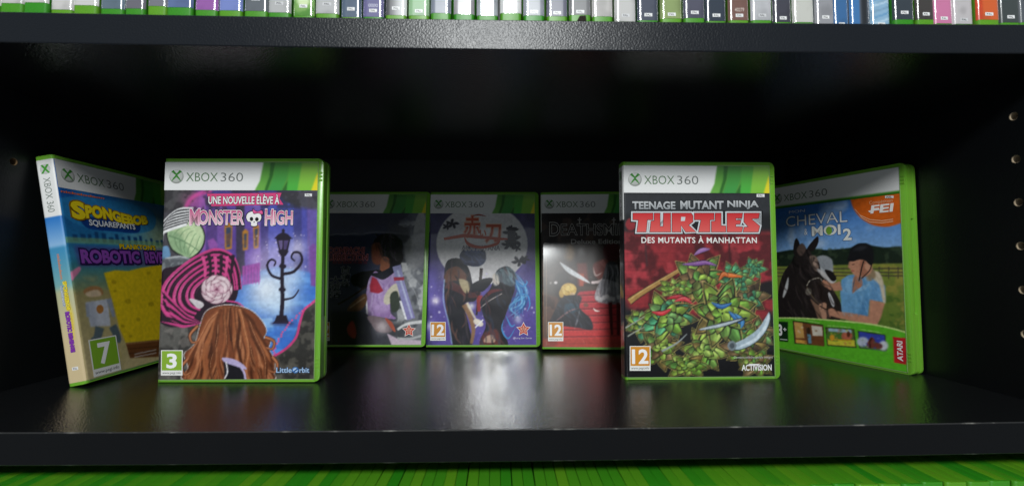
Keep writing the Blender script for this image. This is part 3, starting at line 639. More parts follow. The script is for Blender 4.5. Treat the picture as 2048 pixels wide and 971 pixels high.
    for q, P in enumerate(L7): flat(b, s, grow(P, 4), '4a1216', -.42 - .004 * q)
    for q, P in enumerate(L7): flat(b, s, P, 'c8262c', -.48, col2='e2605c')
    flat(b, s, [(574, 500), (608, 500), (604, 532), (572, 534)], 'd0d4d7', -.54)
    s.crop = ZC
    text(sub, s, 'DES MUTANTS À MANHATTAN', (167, 346, 634, 376), 'f2f0ec', -.36, bold=.015, spacing=1.1)
    text(pub, s, 'ACTIVISION', (572, 866, 694, 890), 'f2f2f2', -.36, bold=.03); text(pub, s, 'Contenu téléchargeable intégré', (540, 832, 698, 843), 'c9c9c9', -.36)
    flat(pub, s, [(600, 863), (612, 863), (646, 863), (640, 869), (604, 869)], 'f2f2f2', -.33); age_badge(bd, s, (120, 791, 204, 891), '12', 'dd9327'); region_tag(tg, s, 633, 178, 665, 190)
    return s, [('title_lettering', a), ('main_title_lettering', b), ('subtitle_lettering', sub), ('publisher_mark', pub), ('age_badge', bd), ('region_tag', tg)]

def star_mark(k, s, cx, cy, r, words):
    def st(q): return [(cx + q * (1 if i % 2 == 0 else .5) * math.sin(i * math.pi / 5), cy - q * (1 if i % 2 == 0 else .5) * math.cos(i * math.pi / 5)) for i in range(10)]
    flat(k, s, st(r * 1.18), 'f6eee8', -.26); flat(k, s, st(r), 'd4402c', -.30); flat(k, s, st(r * .62), 'f0b8a0', -.34); text(k, s, '星', (cx - r * .32, cy - r * .32, cx + r * .32, cy + r * .34), 'b02a1c', -.38)
    if words: text(k, s, 'Rising Star Games', (cx - r * 1.35, cy + r * 1.2, cx + r * 1.3, cy + r * 1.52), 'd8d8e4', -.3)

def art_moon(C):
    s = Sheet(130.4, 184.4, '3b356e', C, ZB, 7)
    s.poly([(600, 40), (1210, 40), (1210, 900), (600, 900)], '26263e', to='5a4aa0', frm=((900, 120), (900, 640)))
    s.mottle(None, '6a5cc0', 30, .5, .2, .5); s.mottle(None, '241f4c', 26, .55, .15, .6)
    s.glow(900, 330, 330, '8a84b8', .5); s.ell(899, 330, 254, 222, 'e3e0e2', blur=.6); s.mottle([(680, 150), (1120, 150), (1120, 520), (680, 520)], 'c6c2ca', 22, .5, .2, .6, 4)
    for i in range(120):
        x, y = 600 + s.rng.rand() * 590, 480 + s.rng.rand() * 400; q = 1 + s.rng.rand() ** 3 * 6; s.ell(x, y, q, q, 'e8e0ff', .8, .1)
    for x, y, k in ((735, 215, 1.0), (705, 230, .7), (1060, 260, 1.2), (1075, 310, 1.3), (1045, 330, 1.0), (1105, 420, 1.1), (1135, 410, .8), (1090, 350, .7)):
        for j in range(5): a = j * 1.2 + x; s.line([(x, y), (x + 22 * k * math.cos(a), y + 17 * k * math.sin(a)), (x + 40 * k * math.cos(a + .2), y + 28 * k * math.sin(a + .2))], 16 * k, '35333f', w2='m')
    d = '17151f'
    # two tall dark hills of cloth facing each other
    s.poly([(700, 430), (740, 405), (790, 415), (828, 470), (850, 560), (880, 590), (860, 640), (800, 660), (820, 760), (840, 890), (740, 890), (710, 760), (690, 620), (688, 510)], d, smooth=True); s.poly([(775, 390), (810, 345), (870, 335), (915, 365), (918, 420), (880, 450), (820, 445), (790, 425)], '2a3250', smooth=True); s.poly([(800, 380), (850, 350), (890, 370), (850, 400)], '4a5a88', a=.7, blur=1, smooth=True)
    s.poly([(695, 480), (760, 450), (815, 500), (800, 530), (740, 530), (695, 540)], '6b4434', smooth=True, blur=.6); s.line([(700, 545), (760, 570), (840, 610), (890, 590)], 50, '5e3030', a=.85, blur=.6, w2=24); s.poly([(770, 520), (830, 540), (820, 600), (790, 580)], 'b8a884', smooth=True, blur=.5); s.line([(690, 520), (684, 640), (712, 760), (730, 880)], 7, 'a8c8f0', a=.8, blur=.3)
    s.line([(800, 660), (830, 720), (850, 800), (838, 880)], 34, '9a7248', a=.9, blur=.4, w2=16); s.line([(815, 650), (850, 720), (880, 770)], 14, 'e8dcc0', a=.9, blur=.3, w2=8); s.ell(878, 762, 30, 18, 'f0e6d8', blur=.5, rot=.5); s.line([(860, 790), (905, 745)], 8, 'ffffff', a=.9); s.line([(895, 460), (890, 520), (880, 600), (868, 720)], 18, '2a1c1c', w2=10); s.line([(885, 610), (880, 700)], 34, 'a8302c', a=.85, blur=.5, w2=18); s.poly([(835, 560), (900, 520), (960, 520), (900, 590)], d, smooth=True)
    s.poly([(965, 520), (985, 470), (1040, 450), (1080, 490), (1085, 560), (1060, 640), (1030, 720), (1010, 800), (1040, 890), (890, 890), (920, 780), (905, 720), (890, 640), (940, 580)], '1c1820', smooth=True); s.poly([(970, 520), (985, 475), (1040, 452), (1090, 500), (1070, 560), (1010, 540)], '51606a', smooth=True, blur=.8); s.poly([(958, 500), (985, 490), (995, 545), (965, 555)], 'd8cfc4', smooth=True, blur=.5)
    s.line([(900, 640), (950, 590), (1020, 580)], 20, '7a2c30', a=.8, blur=.5, w2='m'); s.line([(890, 680), (940, 640), (1010, 600)], 5, 'e8d8d0', a=.8); s.poly([(910, 820), (980, 800), (1000, 890), (890, 890)], '7a3a34', smooth=True, a=.8, blur=1); s.poly([(920, 840), (960, 830), (970, 870), (910, 870)], 'e0c0a8', smooth=True, a=.8, blur=.6)
    for i in range(22):
        a = s.rng.rand(4); x = 1040 + 50 * a[0]; s.line([(x, 480 + 40 * a[1]), (x + 40 + 40 * a[2], 560 + 50 * a[3]), (1050 + 90 * a[1], 640 + 40 * a[0]), (1030 + 130 * a[3], 690 + 60 * a[2])], 8, ['3f86c8', '66b4e8', '2f62a8', '8fd0f4', '264e90'][i % 5], a=.85, blur=.2, w2='m')
    for pts in ([(1080, 520), (1120, 560), (1150, 540), (1140, 525)], [(1090, 600), (1150, 610), (1165, 660), (1150, 700)], [(1020, 740), (1010, 800), (1045, 850), (1090, 780)], [(1030, 720), (1060, 780), (1085, 770)]): s.line(pts, 9, '4a9adc', w2='m')
    s.folds([(700, 430), (740, 405), (790, 415), (828, 470), (850, 560), (880, 590), (860, 640), (800, 660), (820, 760), (840, 890), (740, 890), (710, 760), (690, 620), (688, 510)], ['3a3040', '0d0c12', '5a4a50', '2a2636', '8a5a48'], 70, 9, 1.5, 46)
    s.folds([(965, 520), (985, 470), (1040, 450), (1080, 490), (1085, 560), (1060, 640), (1030, 720), (1010, 800), (1040, 890), (890, 890), (920, 780), (905, 720), (890, 640), (940, 580)], ['3a303c', '0d0c12', '6a3a3c', '2c3a54', '4a4450'], 70, 9, 1.3, 46)
    s.folds([(775, 390), (810, 345), (870, 335), (915, 365), (918, 420), (880, 450), (820, 445), (790, 425)], ['4a5a88', '1c2238', '6a7aa8'], 30, 8, .6, 34); s.folds([(970, 520), (985, 475), (1040, 452), (1090, 500), (1070, 560), (1010, 540)], ['7a9098', '3c4c58', '9ab4bc'], 30, 7, 1.0, 34)
    s.glow(640, 640, 22, 'fff4ff', .9); s.glow(840, 670, 18, 'ffffff', .8); s.glow(610, 780, 26, 'e8e8ff', .7); s.glow(1100, 745, 22, 'e8f4ff', .6)
    s.grain(.15)
    t, st_, pub, bd = Ink(), Ink(), Ink(), Ink()
    for w, b in (('赤', (800, 170, 890, 290)), ('い', (888, 250, 922, 286)), ('刀', (918, 220, 1004, 318))): text(t, s, w, b, 'c8583e', -.38, bold=.02, outline=.045, oc='e8b8a0')
    flat(t, s, [(686, 292), (800, 270), (1010, 292), (1090, 300), (1000, 306), (800, 290), (690, 306)], 'c8583e', -.34); flat(t, s, [(800, 285), (830, 320), (900, 338), (980, 318), (1000, 300), (985, 332), (900, 352), (820, 336)], 'c8583e', -.40, True); flat(t, s, [(840, 176), (880, 162), (925, 176), (880, 170)], 'a03a28', -.36, True); text(t, s, '真', (1030, 222, 1096, 352), '4e4b54', -.38, bold=.03)
    text(st_, s, 'AKAI KATANA', (786, 334, 1000, 362), '8d8790', -.36, bold=.02, outline=.04, oc='d8d4d6')
    star_mark(pub, s, 1130, 800, 36, True); age_badge(bd, s, (609, 758, 696, 862), '12', 'd8922e')
    return s, [('title_lettering', t), ('subtitle_lettering', st_), ('publisher_mark', pub), ('age_badge', bd)]

def art_machine(C):
    s = Sheet(130.4, 184.4, '23273a', C, ZB, 9)
    s.poly([(-30, 140), (580, 140), (580, 890), (-30, 890)], '2a3150', to='45464e', frm=((200, 200), (250, 880)))
    s.poly([(430, 140), (590, 140), (590, 890), (430, 890)], '8c8e92', a=.75, blur=8); s.mottle([(380, 140), (590, 140), (590, 890), (380, 890)], '3e4046', 16, .48, .12, .8, 4); s.mottle([(400, 160), (590, 160), (590, 760), (400, 760)], 'c9cacc', 12, .58, .1, .7, 3)
    s.poly([(60, 150), (470, 150), (520, 200), (300, 230), (60, 240)], '2b2e42', a=.8, blur=4); s.poly([(545, 160), (578, 160), (578, 300), (530, 330), (520, 250)], 'b4b4b6', blur=.6, smooth=True); s.poly([(470, 330), (575, 250), (575, 420), (500, 460)], '9a9a9e', a=.8, blur=1, smooth=True)
    s.ell(375, 345, 84, 78, '15131a', blur=.4); s.ell(400, 395, 62, 60, '1d1a20', blur=.5); s.poly([(290, 330), (330, 320), (350, 400), (330, 440), (296, 430), (286, 390)], '7c4636', smooth=True, blur=.8); s.poly([(345, 400), (385, 410), (380, 470), (335, 480)], '9a6048', smooth=True, blur=.4); s.ell(372, 330, 40, 26, '38343c', a=.6, blur=1.5)
    s.ell(245, 525, 50, 48, '0f0f13', blur=.3); s.ell(238, 512, 24, 18, '4a4a52', a=.7, blur=.8); s.poly([(180, 500), (330, 470), (330, 520), (200, 560)], '14141a', smooth=True)
    s.poly([(262, 560), (300, 480), (350, 490), (430, 450), (450, 520), (400, 600), (390, 700), (420, 740), (330, 730), (262, 715)], 'ae94c4', smooth=True, to='9a78b0', frm=((300, 500), (380, 740))); s.poly([(300, 560), (350, 600), (380, 640), (380, 700), (300, 690)], 'c0a4d4', a=.7, blur=2, smooth=True)
    s.folds([(262, 560), (300, 480), (350, 490), (430, 450), (450, 520), (400, 600), (390, 700), (420, 740), (330, 730), (262, 715)], ['c8b0dc', '8a6aa4', 'd8c8e8'], 40, 10, 1.6, 40, a=.45)
    s.folds([(300, 280), (375, 262), (450, 300), (460, 370), (420, 430), (340, 420)], ['3a343c', '0c0b10', '4c4650'], 40, 9, 1.2, 40)
    s.poly([(275, 490), (340, 480), (420, 440), (440, 455), (360, 520), (310, 510)], '20222e', smooth=True); s.poly([(290, 505), (315, 520), (352, 585), (325, 600), (280, 592), (276, 560)], 'a83044', smooth=False, blur=.3); s.poly([(255, 640), (262, 640), (268, 718), (256, 712)], 'ece8f0')
    s.poly([(395, 560), (430, 550), (440, 620), (380, 660), (355, 650), (360, 610)], 'cfc8b4', smooth=True, blur=.3); s.poly([(390, 610), (430, 590), (440, 680), (400, 700)], '3c443c', smooth=True, blur=.4)
    s.poly([(402, 452), (448, 440), (470, 540), (528, 735), (482, 748), (440, 600)], '9c9cc8', to='8a84bc', frm=((430, 450), (510, 740))); s.line([(430, 470), (470, 600), (512, 735)], 10, 'c8d0ec', a=.8, blur=.4); s.poly([(408, 510), (466, 508), (468, 526), (412, 530)], 'a83a4c'); s.poly([(440, 640), (452, 640), (484, 745), (472, 742)], 'f0f0f6')
    s.line([(100, 660), (170, 620), (260, 560)], 10, '30241e'); s.poly([(150, 690), (190, 640), (250, 600), (260, 640), (230, 690), (180, 700)], '705038', smooth=True, blur=.6); s.line([(165, 680), (250, 620)], 8, 'b8a890', a=.6, blur=.3)
    s.poly([(60, 700), (280, 700), (300, 890), (60, 890)], '191a1e', a=.8, blur=4); s.poly([(150, 790), (180, 750), (200, 800), (195, 850), (160, 830)], '8a342c', smooth=True, blur=.8)
    s.poly([(265, 725), (350, 735), (400, 780), (390, 815), (320, 810), (285, 770)], '75666c', smooth=True, blur=.4); s.glow(345, 785, 34, 'd8ccd0', .8); s.poly([(360, 735), (400, 760), (420, 810), (400, 800)], 'b05a48', smooth=True)
    s.poly([(372, 820), (430, 850), (560, 860), (560, 892), (400, 892)], 'cbb8c8', smooth=False, blur=.3); s.line([(430, 800), (480, 770), (568, 755)], 14, 'dcdcde', blur=.2, w2=18); s.line([(430, 848), (500, 850), (568, 832)], 12, 'b9babc', blur=.3)
    s.poly([(450, 430), (480, 430), (490, 470), (460, 480)], 'd8d8da', blur=.3); s.line([(480, 520), (530, 600), (560, 700)], 3, 'e8e8e8', a=.6, blur=.2); s.line([(480, 470), (560, 560)], 3, 'd0d0d0', a=.5, blur=.2)
    s.grain(.15)
    t, v, pub = Ink(), Ink(), Ink()
    text(t, s, 'DODONPACHI', (-10, 345, 246, 376), '3a1a26', -.36, bold=.01, outline=.06, oc='d07a84'); text(t, s, 'RESURRECTION', (-10, 383, 264, 416), '3a1a26', -.36, bold=.01, outline=.06, oc='d07a84'); text(t, s, '怒首領蜂大復活', (70, 420, 262, 436), '8a2a34', -.36)
    for i, w in enumerate('首領蜂'): text(v, s, w, (118, 450 + i * 40, 166, 486 + i * 40), '101014', -.38, outline=.05, oc='8a8c94')
    for i, w in enumerate('大復活'): text(v, s, w, (60, 505 + i * 40, 112, 542 + i * 40), '101014', -.38, outline=.05, oc='8a8c94')
    star_mark(pub, s, 494, 805, 34, False)
    bd = Ink(); age_badge(bd, s, (-5, 758, 54, 862), '12', 'd8922e')
    return s, [('title_lettering', t), ('vertical_lettering', v), ('publisher_mark', pub), ('age_badge', bd)]

def art_stairs(C):
    s = Sheet(130.4, 184.4, '3a3432', C, ZB, 11)
    s.poly([(1220, 140), (1820, 140), (1820, 900), (1220, 900)], '35302f', to='5a4038', frm=((1400, 200), (1400, 800))); s.mottle(None, '1c1716', 22, .48, .15, .8); s.mottle(None, '7a5a4c', 14, .62, .1, .4)
    s.poly([(1235, 330), (1310, 330), (1310, 760), (1235, 890)], '6a625c', a=.6, blur=3); s.poly([(1500, 330), (1560, 340), (1540, 560), (1420, 560), (1420, 340)], '2a1c18', blur=1)
    s.ell(1385, 375, 26, 46, 'a07840', a=.8, blur=2.5); s.ell(1455, 400, 36, 50, '2a1714', a=.9, blur=1.5); s.poly([(1425, 430), (1480, 430), (1490, 540), (1430, 560)], '7a2c26', a=.9, blur=1); s.poly([(1440, 490), (1465, 490), (1462, 560), (1440, 560)], 'b04a30', blur=.4)
    s.poly([(1440, 590), (1830, 560), (1830, 900), (1225, 900), (1330, 740)], 'b8303e', blur=.6, to='d8403e', frm=((1500, 600), (1450, 880)))
    for i in range(8): y = 612 + i * 38; s.line([(1420 - i * 22, y), (1620, y - 10 + 1 * i), (1830, y - 26)], 6, '5c141c', a=.85, blur=.2); s.line([(1420 - i * 22, y + 7), (1620, y - 3), (1830, y - 18)], 4, 'e86a66', a=.5, blur=.2)
    s.poly([(1225, 600), (1320, 620), (1330, 760), (1300, 900), (1225, 900)], '5c3f34', blur=1.5); s.mottle([(1225, 600), (1330, 600), (1330, 890), (1225, 890)], '2e1c18', 12, .5, .1, .7)
    s.poly([(1225, 850), (1800, 850), (1800, 900), (1225, 900)], 'b04438', a=.7, blur=1.5)
    # frame, blade, draped shapes on the stair
    for x in (1240, 1256): s.line([(x, 400), (x, 890)], 4, '9a7a5c', a=.7, smooth=False)
    s.poly([(1330, 425), (1400, 468), (1470, 515), (1500, 545), (1440, 520), (1370, 480)], 'dde0e4', smooth=True, blur=.2); s.line([(1560, 420), (1600, 480), (1560, 530), (1505, 540)], 26, 'd8c4c4', w2=14, blur=.3); s.poly([(1515, 440), (1590, 410), (1600, 480), (1540, 520)], '8a3a34', a=.8, blur=1, smooth=True); s.line([(1515, 450), (1530, 500), (1570, 480)], 10, 'e0d0cc', a=.7, blur=.4, w2='m')
    s.ell(1620, 370, 52, 50, '4a1c22', blur=.6); s.poly([(1590, 440), (1650, 440), (1670, 560), (1700, 640), (1560, 630)], '3a3a40', smooth=True, blur=.6); s.poly([(1540, 560), (1580, 520), (1680, 560), (1740, 640), (1640, 660), (1530, 640)], '8e8a90', smooth=True, a=.9, blur=.5)
    for i in range(12): s.ell(1540 + i * 18, 625 + 8 * math.sin(i * 1.7), 13, 13, 'd8d0d2', blur=.2)
    for i in range(6): s.line([(1595 + 10 * i, 440), (1580 + 16 * i, 540), (1560 + 24 * i, 610)], 5, 'c8c4c8', a=.5, blur=.3)
    s.line([(1610, 650), (1615, 740), (1620, 830)], 22, '5a1c24', w2=12, blur=.5); s.line([(1655, 650), (1655, 830)], 22, '5a1c24', w2=14, blur=.5)
    s.ell(1380, 578, 44, 36, 'd4ac52', blur=.4); s.ell(1340, 600, 14, 24, 'c09a48', blur=.3); s.ell(1388, 570, 26, 18, 'ecd07a', a=.8, blur=.8); s.ell(1400, 604, 16, 10, 'd8b898', a=.8, blur=.5)
    s.poly([(1330, 640), (1380, 610), (1450, 620), (1440, 680), (1500, 740), (1510, 800), (1430, 790), (1340, 780), (1270, 780), (1300, 700)], '26262e', smooth=True, blur=.4); s.poly([(1360, 660), (1430, 660), (1420, 700), (1370, 710)], '2c4a5c', smooth=True, blur=.8); s.line([(1300, 760), (1380, 700), (1440, 680)], 10, 'b07a78', a=.8, w2='m', blur=.3); s.line([(1440, 690), (1430, 740), (1410, 800)], 10, 'c8c0c8', a=.7, w2='m', blur=.3); s.ell(1475, 664, 14, 12, '8a4a40')
    s.folds([(1330, 640), (1380, 610), (1450, 620), (1440, 680), (1500, 740), (1510, 800), (1430, 790), (1340, 780), (1270, 780), (1300, 700)], ['3c3c48', '14141a', '44586a', '54424c'], 50, 8, 1.0, 40); s.folds([(1540, 560), (1580, 440), (1650, 440), (1680, 560), (1740, 640), (1640, 660), (1530, 640)], ['c8c4cc', '2c2a30', '6a666e', 'e4dcdc'], 50, 7, 1.6, 40); s.folds([(1345, 560), (1380, 540), (1420, 565), (1415, 605), (1350, 605)], ['f4dc90', 'b08a3c'], 20, 5, .9, 20)
    s.line([(1515, 680), (1530, 695), (1555, 698)], 10, 'f0d8d0', w2='m'); s.line([(1455, 850), (1470, 880)], 8, 'f0a898', w2='m'); s.ell(1308, 540, 10, 8, 'cfc8c8', blur=.2); s.ell(1280, 542, 6, 6, '9a9490', blur=.2)
    s.grain(.18)
    t, sub, bd = Ink(), Ink(), Ink()
    text(t, s, 'D', (1275, 208, 1330, 280), '1c1a1a', -.38, outline=.035, oc='b9b4b0'); text(t, s, 'EATHSMILES', (1338, 216, 1770, 276), '1c1a1a', -.38, bold=-.005, outline=.03, oc='b9b4b0')
    for x, y in ((1440, 180), (1630, 180)): flat(t, s, [(x - 3, y), (x + 3, y), (x + 3, y + 40), (x - 3, y + 40)], 'a8a4a0', -.3); flat(t, s, [(x - 11, y + 10), (x + 11, y + 10), (x + 11, y + 15), (x - 11, y + 15)], 'a8a4a0', -.34)
    text(sub, s, 'Deluxe Edition', (1392, 300, 1676, 325), 'a8a4a2', -.36, bold=.012)
    age_badge(bd, s, (1265, 758, 1350, 864), '12', 'd8922e')
    return s, [('title_lettering', t), ('subtitle_lettering', sub), ('age_badge', bd)]

Z5, Z6, Z7, Z8 = (50, 300, 4.046), (50, 530, 3.886), (1530, 310, 4.2206), (1530, 540, 4.2206)
def art_sea(C):
    s = Sheet(130.4, 184.4, '1f66a8', C, Z5, 13); s.crop = (0, 0, 1); Hs = s.Hm; s.Hm = None
    s.poly([(0, 20), (131, 20), (131, 110), (0, 110)], '1c5aa4', to='2f8ab0', frm=((0, 30), (0, 95))); s.poly([(0, 96), (131, 96), (131, 185), (0, 185)], '9a8f5e', to='c8b888', frm=((0, 100), (0, 180))); s.poly([(0, 80), (131, 80), (131, 112), (0, 112)], '2b7f9c', to='8a9468', frm=((0, 84), (0, 112)), blur=2)
    s.mottle([(0, 25), (131, 25), (131, 90), (0, 90)], '3f92c4', 20, .5, .15, .6, 4); s.mottle([(0, 100), (131, 100), (131, 185), (0, 185)], 'b0a470', 14, .5, .15, .5, 2)
    s.glow(100, 60, 30, 'd8d48a', .7); s.glow(70, 45, 26, '5ab4e0', .6)
    # far rooftops
    for i, x in enumerate(range(6, 128, 7)): h = 3 + 5 * s.rng.rand(); s.rect(x, 67 - h, x + 3 + 2 * s.rng.rand(), 69, '1a4a7c', blur=.2)
    s.poly([(0, 66), (131, 65), (131, 70), (0, 71)], '8fb87a', a=.6, blur=.6)
    s.poly([(4, 32), (92, 30), (96, 52), (50, 60), (6, 52)], '2f86c0', smooth=True, a=.8, blur=.6)
    s.poly([(21, 47), (74, 46), (76, 57), (48, 58), (21, 57)], '163f86', smooth=True)
    s.poly([(6, 73), (128, 73), (128, 91), (8, 91)], '5a2c80', a=.5, blur=1.5)
    s.Hm = Hs; s.crop = Z6
    s.poly([(322, 90), (360, 50), (420, 10), (430, 40), (390, 90), (350, 135)], 'e08ab0', smooth=True, blur=.4)
    # plain pale barrel on stubby posts; plain sandy yellow block with a wavy top
    s.poly([(470, 290), (640, 260), (665, 470), (510, 475)], 'c8ccd8', smooth=False, blur=.4); s.poly([(470, 290), (540, 276), (560, 474), (510, 475)], 'a4aaba', a=.7, blur=1); s.poly([(455, 215), (470, 180), (530, 160), (590, 175), (605, 225), (530, 245)], 'a87c50', smooth=True, blur=.5); s.poly([(470, 215), (560, 190), (590, 235), (500, 245)], 'd8c0a0', smooth=True, blur=.6); s.ell(582, 340, 28, 34, 'b87a3c'); s.line([(580, 480), (560, 560), (520, 590)], 70, '5a6a70', w2=44, blur=.4); s.line([(680, 470), (720, 560), (720, 600)], 64, '5a6a70', w2=40, blur=.4); s.line([(480, 300), (490, 400)], 24, '98a0b0', blur=.4); s.line([(650, 260), (690, 400)], 40, '98a0b0', w2=24, blur=.4)
    s.poly([(612, 60), (700, 38), (800, 45), (900, 20), (1000, 5), (1100, -10), (1250, -30), (1240, 560), (1040, 580), (780, 600), (730, 480), (680, 280)], 'e6c71e', blur=.4)
    for x, y, r in ((690, 130, 20), (760, 470, 16), (700, 200, 12), (960, 60, 16), (820, 550, 14), (1060, 120, 20), (880, 420, 18), (980, 300, 22), (800, 280, 24), (1080, 420, 20)): s.ell(x, y, r, r * .8, 'b49a18', a=.8, blur=.5)
    s.poly([(782, 605), (1240, 555), (1240, 700), (815, 720)], '6f4526', blur=.3); s.line([(795, 650), (1240, 610)], 5, '4a2c16', smooth=False); s.line([(805, 685), (1240, 650)], 5, '4a2c16', smooth=False); s.line([(785, 612), (1240, 563)], 6, 'a87a4c', a=.8, smooth=False)
    s.ell(718, 695, 36, 40, 'c0b070', a=.8, blur=.5); s.line([(850, 690), (1020, 655)], 7, 'd8d8d8', a=.7); s.line([(850, 712), (1020, 680)], 7, 'd8d8d8', a=.7)
    s.grain(.15)
    nk, t, t2, t3, bd = Ink(), Ink(), Ink(), Ink(), Ink()
    s.crop = Z5
    text(nk, s, 'nickelodeon', (285, 322, 640, 398), 'e8702c', -.3, bold=.03)
    wob = lambda n: np.stack([n[:, 0], n[:, 1] * (1 - .25 * n[:, 0]) + .12 * np.sin(n[:, 0] * 7)], 1)
    s.Hm = None; s.crop = (0, 0, 1)
    text(t, s, 'S', (8, 34, 21, 50), 'f2d820', -.45, bold=.06, outline=.06, oc='8a6a10'); text(t, s, 'PONGEBOB', (21, 36.5, 90, 48.5), 'f2d820', -.42, bold=.06, outline=.06, oc='8a6a10', warp=wob)
    text(t, s, 'SQUAREPANTS', (23, 49, 73, 55.4), 'e4e8ee', -.42, bold=.03, outline=.05, oc='12305c')
    text(t3, s, "PLANKTON'S", (51, 69.5, 95, 74.4), 'e8c820', -.36, bold=.03, outline=.05, oc='6a5a10'); text(t2, s, 'ROBOTIC', (10.4, 76, 73, 88.3), '8e4ab0', -.42, bold=.05, outline=[.1], oc=['2c1650']); text(t2, s, 'REVENGE', (79, 76, 126, 88.3), '8e4ab0', -.42, bold=.05, outline=[.1], oc=['2c1650'])
    s.Hm = Hs; s.crop = Z6
    p0 = s.T((492, 600)); p1 = s.T((665, 770)); s.Hm = None; s.crop = (0, 0, 1)
    age_badge(bd, s, (p0[0], p0[1] - 2, p0[0] + 27, p0[1] + 29), '7', '86b82e')
    return s, [('network_mark', nk), ('title_lettering', t), ('series_lettering', t3), ('subtitle_lettering', t2), ('age_badge', bd)]

def art_horse(C):
    s = Sheet(130.4, 184.4, '3f7fc8', C, Z7, 17); Hs = s.Hm
    s.Hm = None; s.crop = (0, 0, 1)
    s.poly([(0, 20), (131, 20), (131, 80), (0, 80)], '3a74c4', to='8cb8ea', frm=((0, 26), (0, 76))); s.mottle([(0, 24), (131, 24), (131, 76), (0, 76)], 'dce8f6', 26, .55, .2, .6, 4)
    s.Hm = Hs; s.crop = Z7
    # far trees, fence, meadow
    s.poly([(90, 820), (200, 800), (420, 790), (520, 800), (640, 790), (720, 780), (780, 745), (850, 742), (900, 762), (1000, 778), (1145, 770), (1170, 960), (80, 990)], '1f2c22', smooth=False, blur=.6); s.mottle([(90, 800), (1145, 770), (1150, 930), (90, 960)], '3a4a36', 6, .55, .1, .7)
    s.crop = Z8
    s.poly([(60, -30), (1180, -60), (1190, 540), (60, 420)], '7d8a3c', to='5d7a30', frm=((600, 0), (600, 500)), blur=.6); s.mottle([(60, -30), (1180, -60), (1190, 540), (60, 420)], 'a89a48', 9, .52, .12, .6); s.mottle([(60, 200), (1180, 180), (1190, 540), (60, 420)], '45682a', 7, .52, .12, .7)
    for y in (-20, 12, 40): s.line([(60, y + 10), (600, y + 6), (1170, y + 6)], 9, '4a4638', a=.8, smooth=False)
    for x in (960, 1040, 1120): s.line([(x, -30), (x, 70)], 10, '4a4638', a=.8, smooth=False)
    # horse
    k = '241f20'
    s.crop = Z7
    s.poly([(420, 880), (480, 845), (550, 870), (570, 930), (560, 1000), (470, 1000)], '9ea3aa', smooth=True, blur=.5); s.folds([(420, 880), (480, 845), (550, 870), (570, 930), (560, 1000), (470, 1000)], ['c4c8ce', '7c8088', 'dcdfe2'], 14, 8, .8, 30)
    s.poly([(110, 1150), (150, 1000), (220, 900), (250, 840), (300, 790), (360, 800), (400, 850), (450, 900), (470, 980), (540, 1080), (600, 1180), (640, 1260), (640, 1360), (560, 1400), (100, 1390)], k, smooth=True); s.poly([(238, 830), (240, 740), (262, 700), (288, 750), (292, 830)], k, smooth=True); s.poly([(350, 790), (390, 730), (440, 684), (444, 740), (410, 800), (370, 815)], k, smooth=True)
    s.poly([(262, 800), (300, 745), (330, 760), (340, 800), (300, 850)], '5c4c46', smooth=True, blur=.4); s.poly([(366, 860), (420, 850), (450, 920), (440, 980), (400, 950)], '8a7468', smooth=True, blur=.6); s.poly([(395, 880), (425, 890), (430, 930), (400, 930)], 'b89c8c', smooth=True, blur=.5)
    s.crop = Z8
    s.poly([(430, -10), (480, 0), (540, 60), (600, 80), (560, 120), (520, 90), (470, 40)], 'd8d4d4', smooth=True, blur=.3); s.poly([(500, 0), (560, 10), (600, 70), (560, 90)], '1c191b', smooth=True); s.poly([(150, 200), (180, 90), (195, 60), (190, 150), (155, 230)], 'cfd0d2', smooth=True, blur=.2); s.poly([(530, 200), (545, 190), (585, 280), (575, 310), (555, 280)], 'd8d8dc', smooth=True)
    s.line([(350, 130), (380, 85), (450, 65), (480, 90)], 8, 'c0b8a8'); s.line([(350, 140), (370, 180), (430, 260), (520, 320)], 10, '6a5a48'); s.ell(365, 180, 26, 30, '8a8478', blur=.3); s.poly([(380, 240), (430, 280), (500, 330), (500, 420), (450, 410), (420, 330)], '8a6a58', smooth=True, blur=.5); s.poly([(455, 290), (515, 280), (520, 400), (490, 420), (470, 360)], 'c8967c', smooth=True, blur=.4); s.line([(460, 300), (520, 330), (540, 300)], 10, '3a2c24')
    # rider
    sk = 'c98f74'
    s.poly([(640, 80), (700, 40), (780, 30), (900, 60), (990, 120), (1000, 250), (880, 260), (868, 390), (650, 385), (632, 200)], '6fa8d8', smooth=False, blur=.3); s.poly([(700, 60), (760, 80), (720, 200), (640, 180)], '8cc0ea', a=.8, blur=1.2); s.poly([(840, 200), (870, 260), (866, 390), (780, 388)], '4f86b8', a=.8, blur=1); s.poly([(900, 60), (1010, 130), (1015, 270), (880, 255)], '6aa0d2', smooth=False, blur=.4)
    s.line([(640, 130), (560, 140), (500, 100)], 84, sk, w2=44, blur=.3); s.line([(480, 90), (520, 130)], 40, sk); s.line([(945, 260), (925, 380), (900, 450)], 130, sk, w2=80, blur=.3); s.line([(930, 440), (760, 400), (600, 370), (540, 350)], 90, sk, w2=56, blur=.3); s.ell(560, 352, 38, 32, sk, blur=.2); s.line([(530, 370), (545, 400)], 22, sk)
    s.poly([(745, 60), (800, 50), (820, 130), (770, 170), (735, 190)], 'b57a60', smooth=True, blur=.3); s.poly([(740, 110), (760, 60), (735, 190)], '4a6078'); s.poly([(820, 130), (880, 110), (850, 160), (760, 190), (730, 200)], '8fbce0', smooth=False)
    s.poly([(900, 10), (960, 20), (1000, 120), (1015, 270), (990, 250), (960, 120), (900, 70)], 'd6c8b0', smooth=True, blur=.5); s.poly([(850, -10), (910, -10), (930, 60), (860, 90)], '9a8468', smooth=True, blur=.4)
